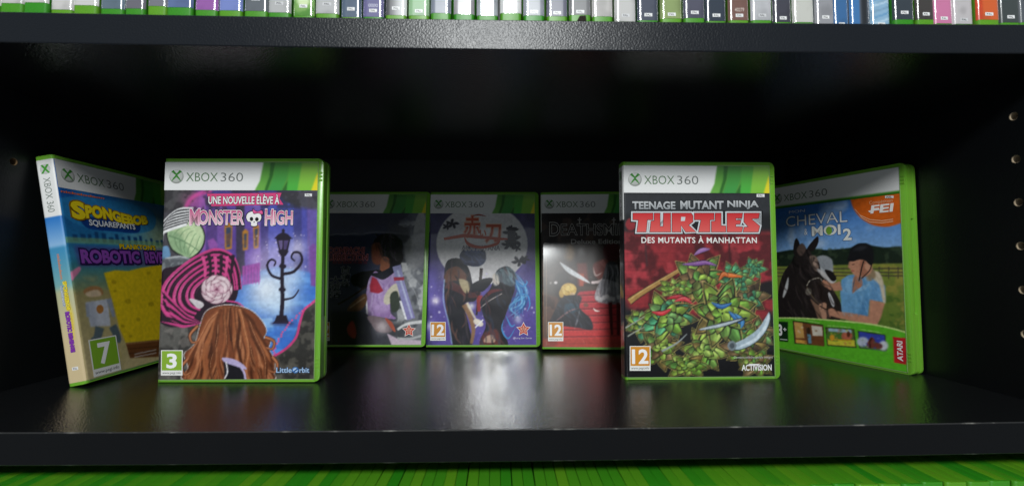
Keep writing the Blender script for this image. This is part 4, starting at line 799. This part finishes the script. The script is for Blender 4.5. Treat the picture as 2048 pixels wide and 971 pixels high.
    s.folds([(640, 80), (700, 40), (780, 30), (900, 60), (990, 120), (1000, 250), (880, 260), (868, 390), (650, 385), (632, 200)], ['8cc0ea', '4f86b8', '5f98cc', 'a4cff0'], 60, 12, 1.3, 50, a=.4, smooth=False); s.folds([(900, 10), (960, 20), (1000, 120), (1015, 270), (990, 250), (960, 120), (900, 70)], ['efe4cc', 'a8987c', 'd8c8a8'], 30, 6, 1.2, 40)
    s.crop = Z7
    s.folds([(110, 1150), (150, 1000), (220, 900), (250, 840), (300, 790), (360, 800), (400, 850), (450, 900), (470, 980), (540, 1080), (600, 1180), (640, 1260), (640, 1360), (560, 1400), (100, 1390)], ['3c3434', '100e10', '4a4040', '2e2826'], 80, 14, 1.1, 70, a=.6)
    s.poly([(705, 905), (720, 890), (800, 880), (890, 880), (900, 960), (870, 1010), (800, 1030), (760, 1020), (728, 985), (714, 958), (698, 945)], sk, smooth=True, blur=.25); s.poly([(800, 890), (840, 890), (860, 990), (820, 1040), (800, 990)], 'a86f58', a=.8, smooth=True, blur=.6); s.ell(860, 940, 24, 30, 'd49c80', blur=.2); s.line([(722, 972), (750, 978)], 7, 'a84a44'); s.line([(728, 922), (750, 920)], 6, '3a2a24')
    s.poly([(690, 890), (700, 850), (720, 790), (780, 748), (860, 748), (905, 790), (915, 880), (890, 930), (840, 890), (790, 880), (740, 896)], '1c1d20', smooth=True); s.line([(830, 890), (815, 940), (800, 1010), (790, 1060)], 10, '201c1c'); s.line([(900, 900), (880, 970), (810, 1040)], 8, '201c1c'); s.poly([(740, 800), (800, 765), (860, 770), (820, 800)], '3a3c42', a=.7, blur=1, smooth=True)
    # orange roundel
    s.ell(1000, 330, 290, 275, 'd8641e', blur=.2); s.rect(680, 20, 1200, 296, '3f7fc8', a=0)
    s.Hm = None; s.crop = (0, 0, 1); 
    s.Hm = Hs; s.crop = Z8
    s.poly([(60, 400), (300, 404), (600, 424), (860, 450), (1050, 485), (1200, 525), (1220, 900), (60, 700)], '5fbc2c', blur=.2); s.poly([(60, 640), (1220, 860), (1220, 900), (60, 700)], '4a9e22', a=.6, blur=1); s.line([(80, 402), (300, 404), (600, 424), (860, 450), (1050, 485), (1195, 525)], 10, 'c8e488', smooth=True)
    for i, (a, b, c, d, cols) in enumerate((((232, 424), (492, 458), (502, 636), (250, 618), ('7a4a2c', 'd8a860', '5a4030', 'e0d8c8', 'c08040')), ((508, 478), (752, 496), (772, 654), (526, 634), ('5a6a3a', 'b8a838', 'c06a50', 'd8d040', '8aa050')), ((782, 508), (1014, 542), (1030, 678), (796, 656), ('3a4ab0', '6a80d0', '7a4038', 'c8d0e0', '5a7a40')))):
        s.poly([a, b, c, d], '2c3020', blur=.1); q = lambda u, v: (a[0] + (b[0] - a[0]) * u + (d[0] - a[0]) * v, a[1] + (b[1] - a[1]) * u + (d[1] - a[1]) * v)
        s.poly([q(.03, .05), q(.97, .05), q(.97, .95), q(.03, .95)], cols[0], blur=.1)
        if i == 0:
            s.poly([q(.04, .05), q(.32, .05), q(.34, .7), q(.06, .75)], cols[1], blur=.3); s.poly([q(.4, .2), q(.55, .25), q(.55, .95), q(.42, .95)], cols[2], blur=.2); s.poly([q(.6, .1), q(.95, .1), q(.95, .5), q(.62, .55)], cols[3], blur=.5); s.poly([q(.05, .8), q(.4, .8), q(.4, .95), q(.05, .95)], 'e8b050', blur=.3); s.poly([q(.44, .5), q(.56, .5), q(.56, .9), q(.46, .9)], '6a98b0', blur=.3); s.ell(*q(.5, .35), 14, 30, '3a281c', blur=.3)
        elif i == 1:
            s.poly([q(.03, .6), q(.97, .6), q(.97, .95), q(.03, .95)], cols[3], blur=.4); s.ell(*q(.3, .45), 70, 44, '4f7a34', blur=.6); s.ell(*q(.72, .4), 46, 40, cols[2], blur=.5); s.line([q(.2, .65), q(.9, .62)], 10, 'c8a028', smooth=False); s.ell(*q(.2, .55), 22, 26, 'e0a030', blur=.4); s.poly([q(.1, .05), q(.9, .05), q(.9, .22), q(.1, .22)], 'a8c4d8', blur=.5); s.ell(*q(.78, .3), 14, 26, '5a3020', blur=.3)
        else:
            s.poly([q(.03, .75), q(.97, .75), q(.97, .95), q(.03, .95)], cols[4], blur=.4); s.ell(*q(.15, .6), 50, 40, 'c0c8dc', blur=.7); s.ell(*q(.9, .65), 40, 40, 'd8dce4', blur=.7); s.poly([q(.3, .85), q(.38, .45), q(.52, .25), q(.64, .5), q(.85, .6), q(.78, .85)], cols[2], smooth=True, blur=.3); s.line([q(.5, .3), q(.42, .5), q(.4, .9)], 16, '4a2820')
        for j in range(14): u, v = s.rng.rand(2); s.ell(*q(.08 + .84 * u, .1 + .8 * v), 6 + 8 * s.rng.rand(), 5 + 6 * s.rng.rand(), cols[s.rng.randint(5)], a=.55, blur=.3)
        s.line([(a[0] + 20, a[1] - 12), (b[0] - 30, b[1] - 14)], 5, 'd8f0b0', a=.7)
    s.poly([(1078, 560), (1190, 572), (1194, 796), (1090, 778)], 'c0242c'); 
    s.poly([(60, 430), (192, 434), (196, 604), (60, 590)], '16301a', blur=.1)
    s.grain(.15)
    f, t, pub, bd, tg = Ink(), Ink(), Ink(), Ink(), Ink()
    s.crop = Z7
    text(t, s, 'MON', (196, 470, 330, 478), 'e4e6e8', -.34, bold=.0); text(t, s, 'CHEVAL', (170, 520, 690, 562), 'eef0f0', -.36, bold=-.005, outline=.03, oc='3a5a88'); text(t, s, '&', (325, 622, 355, 672), 'eef0f0', -.36); text(t, s, 'MOI', (388, 600, 634, 670), 'f2f4f0', -.36, bold=.03, outline=.03, oc='3a5a88'); text(t, s, '2', (652, 620, 728, 716), 'f2f4f0', -.36, bold=.03, outline=.03, oc='3a5a88')
    disc(t, s, 536, 636, 26, 34, '7fae3c', -.45)
    text(f, s, 'FEI', (880, 425, 1084, 474), 'f6f2ee', -.36, bold=.03, shear=.1); flat(f, s, [(864, 470), (900, 462), (1000, 452), (1000, 458), (900, 470), (876, 482)], 'f6f2ee', -.32); text(f, s, 'Licence officielle', (870, 402, 1072, 396), 'f0c8a8', -.32) if False else None
    text(f, s, 'Compétition', (872, 388, 1070, 402), 'f0b890', -.32)
    for dy in (0, 20):
        pts = [(750 + dy, 450 + dy), (800 + dy * .6, 505 + dy), (880, 540 + dy), (980, 550 + dy * .9), (1076, 536 + dy * .9)]
        flat(f, s, pts + [(x, y + 7) for x, y in pts[::-1]], 'f0b890', -.3)
    region_tag(tg, s, 1006, 342, 1078, 362)
    s.crop = Z8
    text(pub, s, 'ATARI', (1112, 592, 1168, 768), 'f4f0f0', -.36, bold=.03, rot90=2)
    text(bd, s, '3', (110, 452, 148, 555), 'f0f0f0', -.32, bold=.04); text(bd, s, '+', (154, 482, 182, 514), 'f0f0f0', -.32, bold=.03); flat(bd, s, [(128, 576), (190, 582), (190, 590), (128, 584)], 'b8c8b8', -.3)
    return s, [('federation_mark', f), ('title_lettering', t), ('publisher_mark', pub), ('age_badge', bd), ('region_tag', tg)]


# ------------------------------------------------------------------ spines
def spine_place(t=CT, r=2.0, off=0.12, v1=V1):
    R = r + off; arc = R * math.radians(72); L = arc * 2 + (t - 2 * r)
    def place(s_, tt, extra=None):
        s_ = np.asarray(s_, float); u = np.empty_like(s_); y = np.empty_like(s_)
        a = s_ < arc; th = math.radians(72) * (1 - s_ / arc); u[a] = (r - R * np.cos(th))[a]; y[a] = (t - r + R * np.sin(th))[a]
        m = (s_ >= arc) & (s_ <= L - arc); u[m] = -off; y[m] = (t - r - (s_ - arc))[m]
        c = s_ > L - arc; th2 = (s_ - (L - arc)) / R; u[c] = (r - R * np.cos(th2))[c]; y[c] = (r - R * np.sin(th2))[c]
        if extra is not None: u = u + extra
        return np.stack([u, y, v1 - np.asarray(tt, float)], 1)
    return place, L
def front_place(u, t):
    x = U0 + u; return np.stack([x, -0.15 + np.where(x < 2, ((2 - x) / 2) ** 2 * 1.0, 0), V1 - t], 1)

GROUP = 'game cases set out on the shelf'
FIT = {'mon': (-285.7128, 110.3091, -0.0076, 0.0), 'tmnt': (111.3806, 110.2329, 0.0029, 0.0016), 'akai': (-85.3076, 257.5, -0.0101, 0.128), 'dodon': (-221.8884, 258.5247, -0.0176, 0.1439),
       'death': (51.1154, 237.5583, -0.062, 0.1909), 'sponge': (-331.3971, 97.2865, 1.5867, 0.1871), 'horse': (321.9806, 240.044, -1.2232, 0.0)}
CORN = {'mon': [(327.2, 323.0), (634.0, 324.0), (315.3, 758.1), (627.5, 756.5)], 'tmnt': [(1247.0, 330.8), (1537.1, 332.4), (1252.5, 753.6), (1549.3, 751.2)], 'akai': [(862.3, 390.0), (1068.7, 390.3), (851.6, 689.7), (1072.9, 689.0)],
        'dodon': [(645.5, 388.7), (852.7, 388.8), (620.7, 688.8), (841.9, 688.3)], 'death': [(1082.5, 389.2), (1293.7, 387.9), (1085.4, 692.9), (1314.9, 694.3)], 'sponge': [(107.5, 316.5), (338.6, 371.7), (174.3, 759.4), (390.9, 697.5)], 'horse': [(1536.3, 378.5), (1794.7, 333.8), (1547.4, 692.4), (1814.4, 743.1)]}
def spine_words(ink, sh, place, L, t0, items):
    for txt, a, b, x0, x1, col, kw in items:
        text(ink, sh, txt, (L * x0, a, L * x1, b), col, -0.12, rot90=1, place=place, **kw)
def display_case(key, label, artf, spine, film=0, plain=False):
    x, y, yaw, lean = FIT[key]
    t = empty('game_case', (x * MM, y * MM, (sag(x) + CT * math.sin(max(lean, 0))) * MM), (-lean, 0, yaw), label, 'game case', GROUP)
    for n, me in (('lid', SH_LID), ('tray', SH_TRAY), ('hinge_spine', SH_HINGE), ('sleeve_rim', SH_SLEEVE)): link(n, me, t)
    mat = (M_print, M_print_wrap, M_print_gloss)[film]
    s, inks = artf(CORN[key])
    cover = link('cover_sheet', s.mesh('cover_sheet', front_place), t, mat)
    for n, me in (('platform_banner', BANNER_PLAIN if plain else BANNER), ('emblem', EMBLEM), ('banner_lettering', BTEXT)):
        me2 = me.copy(); me2.materials.clear(); link(n, me2, cover, mat)
    for n, k in inks: link(n, k.mesh(n), cover, mat)
    pl, L = spine_place(); sp = Sheet(L, 184.4, spine[0], seed=3)
    sp.rect(-1, -1, L + 1, 48, 'ebebea')
    if len(spine) > 1: spine[1](sp, L)
    so = link('spine_sheet', sp.mesh('spine_sheet', lambda a, b: pl(a, b), 0.8), t, mat)
    k = Ink(); PX = lambda a, b, yy: pl(a, b, yy)
    text(k, sp, 'XBOX 360', (L * .33, 15, L * .68, 44), '8a938c', -.08, rot90=1, place=PX)
    link('spine_lettering', k.mesh('spine_lettering'), so, mat); k = Ink()
    disc(k, sp, L * .5, 8, 4.2, 4.2, 'c4c8c4', -.05, place=PX); 
    for sx in (-1, 1): flat(k, sp, [(L * .5 - sx * 3.4, 4.4), (L * .5 - sx * 1.6, 4.0), (L * .5 + sx * 3.6, 11.4), (L * .5 + sx * 2.0, 11.6)], '4a9a3a', -.09 - .03 * (sx > 0), place=PX)
    link('spine_emblem', k.mesh('spine_emblem'), so, mat)
    if len(spine) > 2: k = Ink(); spine[2](k, sp, L, PX); link('spine_title', k.mesh('spine_title'), so, mat)
    if key == 'sponge': k2 = Ink(); region_tag(k2, sp, L * .36, 172, L * .66, 174.6, place=PX, y=-.05); link('region_tag', k2.mesh('region_tag'), so, mat)
    return t
def sea_spine(s, L):
    s.rect(-1, 48, L + 1, 74, '2f78c8', to='9cc4e8', frm=((0, 48), (0, 74))); s.rect(-1, 73, L + 1, 112, '3f8fc0', to='8ab8b0', frm=((0, 73), (0, 112)), blur=1); s.rect(-1, 108, L + 1, 186, 'b9bd98', to='d8c49a', frm=((0, 108), (0, 150)), blur=2)
    s.line([(L * .55, 114), (L * .72, 130), (L * .6, 150)], 3, 'f0d848', a=.6, blur=.6)
def sea_spine_words(k, s, L, PX):
    text(k, s, 'nickelodeon', (L * .44, 79, L * .58, 100), 'd8834c', -.08, rot90=1, place=PX, bold=.02)
    text(k, s, 'SPONGEBOB', (L * .52, 102, L * .72, 126), 'f0dc40', -.14, rot90=1, place=PX, bold=.05, outline=.05, oc='9a7a20'); text(k, s, 'SQUAREPANTS', (L * .36, 105, L * .48, 122), 'e0e6ee', -.14, rot90=1, place=PX, bold=.02, outline=.06, oc='3060a0')
    text(k, s, "PLANKTON'S", (L * .66, 128, L * .74, 142), 'e8c83a', -.12, rot90=1, place=PX, bold=.03); text(k, s, 'ROBOTIC REVENGE', (L * .42, 127, L * .64, 160), '8a3cb0', -.12, rot90=1, place=PX, bold=.06, outline=.05, oc='5a2a80')
display_case('sponge', 'game case turned sideways at far left, sandy spine and undersea cover with yellow title', art_sea, ('b9bd98', sea_spine, sea_spine_words))
display_case('mon', 'upright game case with purple castle cover and pink and white lettering, front left', art_castle, ('4a474e',))
display_case('dodon', 'dark navy covered game case leaning on the back, half hidden behind the castle case', art_machine, ('20253a',), 2)
display_case('akai', 'game case with big full moon cover leaning on the back between two others', art_moon, ('3b356e',), 2)
display_case('death', 'game case with red staircase cover leaning on the back, partly behind the red wall case', art_stairs, ('3a3432',))
display_case('tmnt', 'film wrapped upright game case with red brick cover and big red title, front right', art_red_wall, ('191a1d',), 1)
display_case('horse', 'game case turned sideways at far right, cover with rider in blue and dark horse', art_horse, ('5fbc2c',), 0, True)

# ------------------------------------------------------------------ row of cases filed on the shelf above, spines out
ROW = 'game cases filed spine out on the upper shelf'
UP = [  # x, width, name of the spine, colour, green foot (mm), tag, tag height above foot, extra
 (-381, 14, 'chalk white', 'dedcda', 4, 0, 0), (-366.5, 14.2, 'milky grey', 'd0cecb', 4, 0, 0), (-352, 14, 'bluish white', 'd8dce0', 4.5, 0, 0), (-337.6, 13.6, 'mid grey', 'a8a8aa', 4, 0, 0), (-323.6, 13.2, 'off white', 'd9d6d2', 5, 0, 0),
 (-310, 14.4, 'plain white', 'dbd8d5', 6, 0, 0), (-295.2, 15, 'warm white', 'e0dcd8', 6.4, 0, 0), (-279.6, 14, 'white torn', 'e4e0de', 3.2, 0, 0), (-264.8, 15.2, 'bright white', 'e6e3e0', 5.4, 0, 0), (-249, 14.8, 'slate blue grey', '6f8292', 4.2, 0, 0), (-233.6, 12.6, 'mauve grey', '77747f', 4.4, 0, 0), (-220.6, 12.6, 'ash grey', '85858f', 6.5, 0, 0), (-207.6, 16.4, 'steel blue', '6a7eae', 5.4, 0, 0), (-190.4, 14.4, 'purple', 'a868b8', 4.4, 0, 0), (-175.6, 15, 'periwinkle blue', '8596da', 4.4, 0, 0),
 (-160, 15.2, 'graphite', '6f757c', 4.6, 1, 13), (-144.2, 14.4, 'pearl grey', 'c9c9c9', 3.3, 1, 9.6), (-129.2, 13.8, 'leaf green', '8fbf68', 2.4, 1, 8.6), (-114.6, 15, 'light silver', 'cdcdce', 3.2, 1, 9.6), (-98.8, 13.2, 'dark slate', '5f7086', 1.8, 1, 7.2), (-85, 13.6, 'violet grey', '7672a2', 2.2, 1, 6.4), (-70.6, 13.8, 'charcoal fading', '58585c', 3.2, 1, 8.0), (-56, 13.6, 'pale mint green', 'a4cf9f', 3.4, 1, 6.6), (-41.6, 13.2, 'dove grey', '8f95a6', 4.4, 0, 0), (-27, 13.6, 'lilac grey', 'b2aeb4', 4.2, 0, 0), (-12.2, 13.8, 'silver', 'b4bac0', 3.4, 0, 0), (2.8, 14, 'pure white', 'ececec', 5, 0, 0), (17.8, 13.8, 'cool grey', 'a4a8b2', 3.8, 1, 6.6), (32.8, 13.8, 'smoky grey', '7a7a8c', 4.0, 1, 6.6), (47.4, 14.4, 'torn film', '8c8c8e', 4.8, 1, 7.4), (62.4, 13.8, 'cream white', 'd2cecb', 4.2, 0, 0), (77, 14, 'ivory', 'd8d6d4', 1.2, 1, 5.2), (92, 14.2, 'dark blue grey', '4c5264', 2.4, 1, 6.2), (107, 14.4, 'olive green', '9cb070', 3.2, 1, 6.2), (122, 14.2, 'eggplant grey', '5a5a6c', 3.4, 1, 7.4), (137, 14.2, 'navy', '36404f', 2.6, 1, 6.6), (152, 13.8, 'brown', '846058', 2.8, 1, 6.2),
 (166.6, 14, 'frosted white', 'd0d0d4', 2.6, 1, 6.0), (181.2, 12.4, 'near black', '484854', 1.6, 1, 4.4), (194.2, 14.2, 'chalky cream', 'dcdcd4', 1.6, 0, 0), (209, 12.8, 'satin silver', 'a6a6ac', 0, 1, 5.0), (222.2, 10.6, 'royal blue', '3f74ac', 0, 1, 1.4), (233.6, 13.4, 'black striped grey', '59606c', 0, 0, 0), (247.6, 13.2, 'sky blue', '9cc6e6', 0, 1, 1.6), (261.4, 14, 'deep teal grey', '38424c', 3.6, 1, 8.6), (276.4, 12.6, 'dark brown grey', '45403e', 3.6, 1, 7.6), (289.6, 13.2, 'pink', 'e486b4', 2.0, 1, 5.6), (303.2, 14, 'white capped', 'd6d0d2', 2.0, 1, 5.0), (318, 15.4, 'orange', 'ee6a2c', 3.8, 1, 8.0), (334, 13.8, 'dark green grey', '424a4a', 2.4, 1, 6.4), (348.4, 14, 'slate', '5a6068', 3, 1, 8), (363, 14, 'ruby', '8a2c34', 3, 1, 8)]
def upper_case(i):
    x, w, nm, col, foot, tag, th = UP[i]; rr = random.Random(i * 7 + 1); h = CHT; y0 = 2.2 + rr.random() * 2.0
    prev = UP[i - 1][2] if i else None; nxt = UP[i + 1][2] if i + 1 < len(UP) else None
    lab = f'case with {nm} spine on upper shelf' + (f', right of the {prev} one' if prev else ', at the left end')
    z = OPEN + TH + sag(x + w / 2)
    t = empty('game_case', ((x + w) * MM, y0 * MM, z * MM), (0, 0, math.pi / 2 + (rr.random() - .5) * .012), lab, 'game case', ROW)
    # local x runs into the shelf, local y from the right side to the left
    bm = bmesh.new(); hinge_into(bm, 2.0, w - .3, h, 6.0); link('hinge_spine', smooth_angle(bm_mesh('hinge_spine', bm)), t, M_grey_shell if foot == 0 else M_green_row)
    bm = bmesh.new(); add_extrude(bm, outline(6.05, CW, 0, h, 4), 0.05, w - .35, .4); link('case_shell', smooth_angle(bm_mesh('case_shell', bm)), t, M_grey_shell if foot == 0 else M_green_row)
    f = max(foot * 1.15, .25); pl, L = spine_place(w - .3, 2.0, 0.14, h - 3); s = Sheet(L, h - 3 - f, '000000', seed=i + 40); s.img[:] = hexc(col) * .9
    s.mottle(None, np.clip(hexc(col) * .72, 0, 1), 9, .56, .2, .5); s.rect(L * .12, s.h - 60, L * .88, s.h - 22, np.clip(hexc(col) * .6 + .1 * rr.random(), 0, 1), blur=.6); s.rect(-1, -1, L + 1, 48, 'e6e6e4')
    if 'fading' in nm: s.rect(L * .45, 40, L + 1, s.h + 1, 'e0e0e0', blur=3)
    if 'leaf' in nm: s.mottle(None, '4f8a34', 4, .5, .1, .9); s.ell(L * .5, s.h - 9, 4, 3, 'd8e8b8', blur=.4)
    if 'striped' in nm: s.rect(-1, 48, L * .45, s.h + 1, '3f74ac'); s.rect(L * .55, 50, L * .8, s.h, '22262c', blur=.3)
    if 'sky' in nm:
        for q in range(40): s.line([(0, 50 + q * 4), (L * .5, 48 + q * 4), (L, 45 + q * 4)], 1.0, ['4a86b8', 'd8ecf8', '6a8ca8'][q % 3], a=.7)
    if nm == 'orange': s.rect(-1, 48, L * .25, s.h + 1, 'c8401c', blur=.4)
    so = link('spine_sheet', s.mesh('spine_sheet', lambda a, b: pl(a, b), 1.2), t, M_spine)
    if tag:
        k = Ink(); PX = lambda a, b, yy: pl(a, b, yy); tt = s.h + f - th - 1.2
        light = hexc(col).mean() > .78
        region_tag(k, s, L * .34, tt, L * .66 + .2, tt + 2.1, place=PX, y=-.05, bg='d4d4d6' if light else 'f2f2f2')
        if nm == 'brown': text(k, s, '40279', (L * .3, tt - 4, L * .72, tt - 1.6), 'e0d0c8', -.06, place=PX)
        if nm == 'violet grey': text(k, s, '0000', (L * .3, tt - 3.4, L * .7, tt - 1.2), 'd8d8e8', -.06, place=PX)
        link('region_tag', k.mesh('region_tag'), so, M_spine)
    if nm == 'torn film':
        bm = bmesh.new(); vs = [bm.verts.new((a * MM, b * MM, c * MM)) for a, b, c in ((-.5, 3.0, 1.4), (-.4, 9.2, 1.2), (-.5, 7.4, 4.6), (-.4, 3.4, 4.9))]; bm.faces.new(vs); bmesh.ops.solidify(bm, geom=bm.faces[:], thickness=.0002)
        link('torn_gap', bm_mesh('torn_gap', bm), t, M_hole)
    return t
for i in range(len(UP)): upper_case(i)

# ------------------------------------------------------------------ row of cases filed on the shelf below: only their tops show
LOW = 'green game cases filed on the shelf below'
LOWLAB = 'green plastic game case filed upright in the packed row below the front edge'
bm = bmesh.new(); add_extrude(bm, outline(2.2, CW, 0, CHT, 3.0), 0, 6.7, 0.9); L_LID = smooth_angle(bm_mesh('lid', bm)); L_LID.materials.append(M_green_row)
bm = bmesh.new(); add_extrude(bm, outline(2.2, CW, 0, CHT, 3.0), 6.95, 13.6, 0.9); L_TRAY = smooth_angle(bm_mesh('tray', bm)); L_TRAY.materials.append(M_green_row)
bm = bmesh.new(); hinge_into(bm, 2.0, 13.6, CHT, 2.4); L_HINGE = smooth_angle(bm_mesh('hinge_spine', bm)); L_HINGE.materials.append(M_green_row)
pl_, L_ = spine_place(13.6, 2.0, 0.12); ss = Sheet(L_, 184.4, '3c4048', seed=5); ss.rect(-1, -1, L_ + 1, 48, 'e6e6e4'); L_SPINE = ss.mesh('spine_sheet', lambda a, b: pl_(a, b), 3.0); L_SPINE.materials.append(M_spine)
proto = empty('game_case', (0, 0, 0), (0, 0, math.pi / 2), LOWLAB, 'game case', LOW)
parts = [link('lid', L_LID, proto), link('tray', L_TRAY, proto), link('hinge_spine', L_HINGE, proto), link('spine_sheet', L_SPINE, proto)]
rr = random.Random(4); x = XL + 1.2; first = True
while x + 14 < XR:
    o = proto
    if not first:
        o = proto.copy(); COL.objects.link(o)
        for ch in parts: c = ch.copy(); COL.objects.link(c); c.parent = o
    first = False
    o.location = ((x + 13.6) * MM, (-3.5 + rr.random() * 2) * MM, (LOWZ + sag(x + 7) + .05) * MM); o.rotation_euler = (0, 0, math.pi / 2 + (rr.random() - .5) * .02)
    x += 13.85 + rr.random() * .5
bpy.context.view_layer.update()
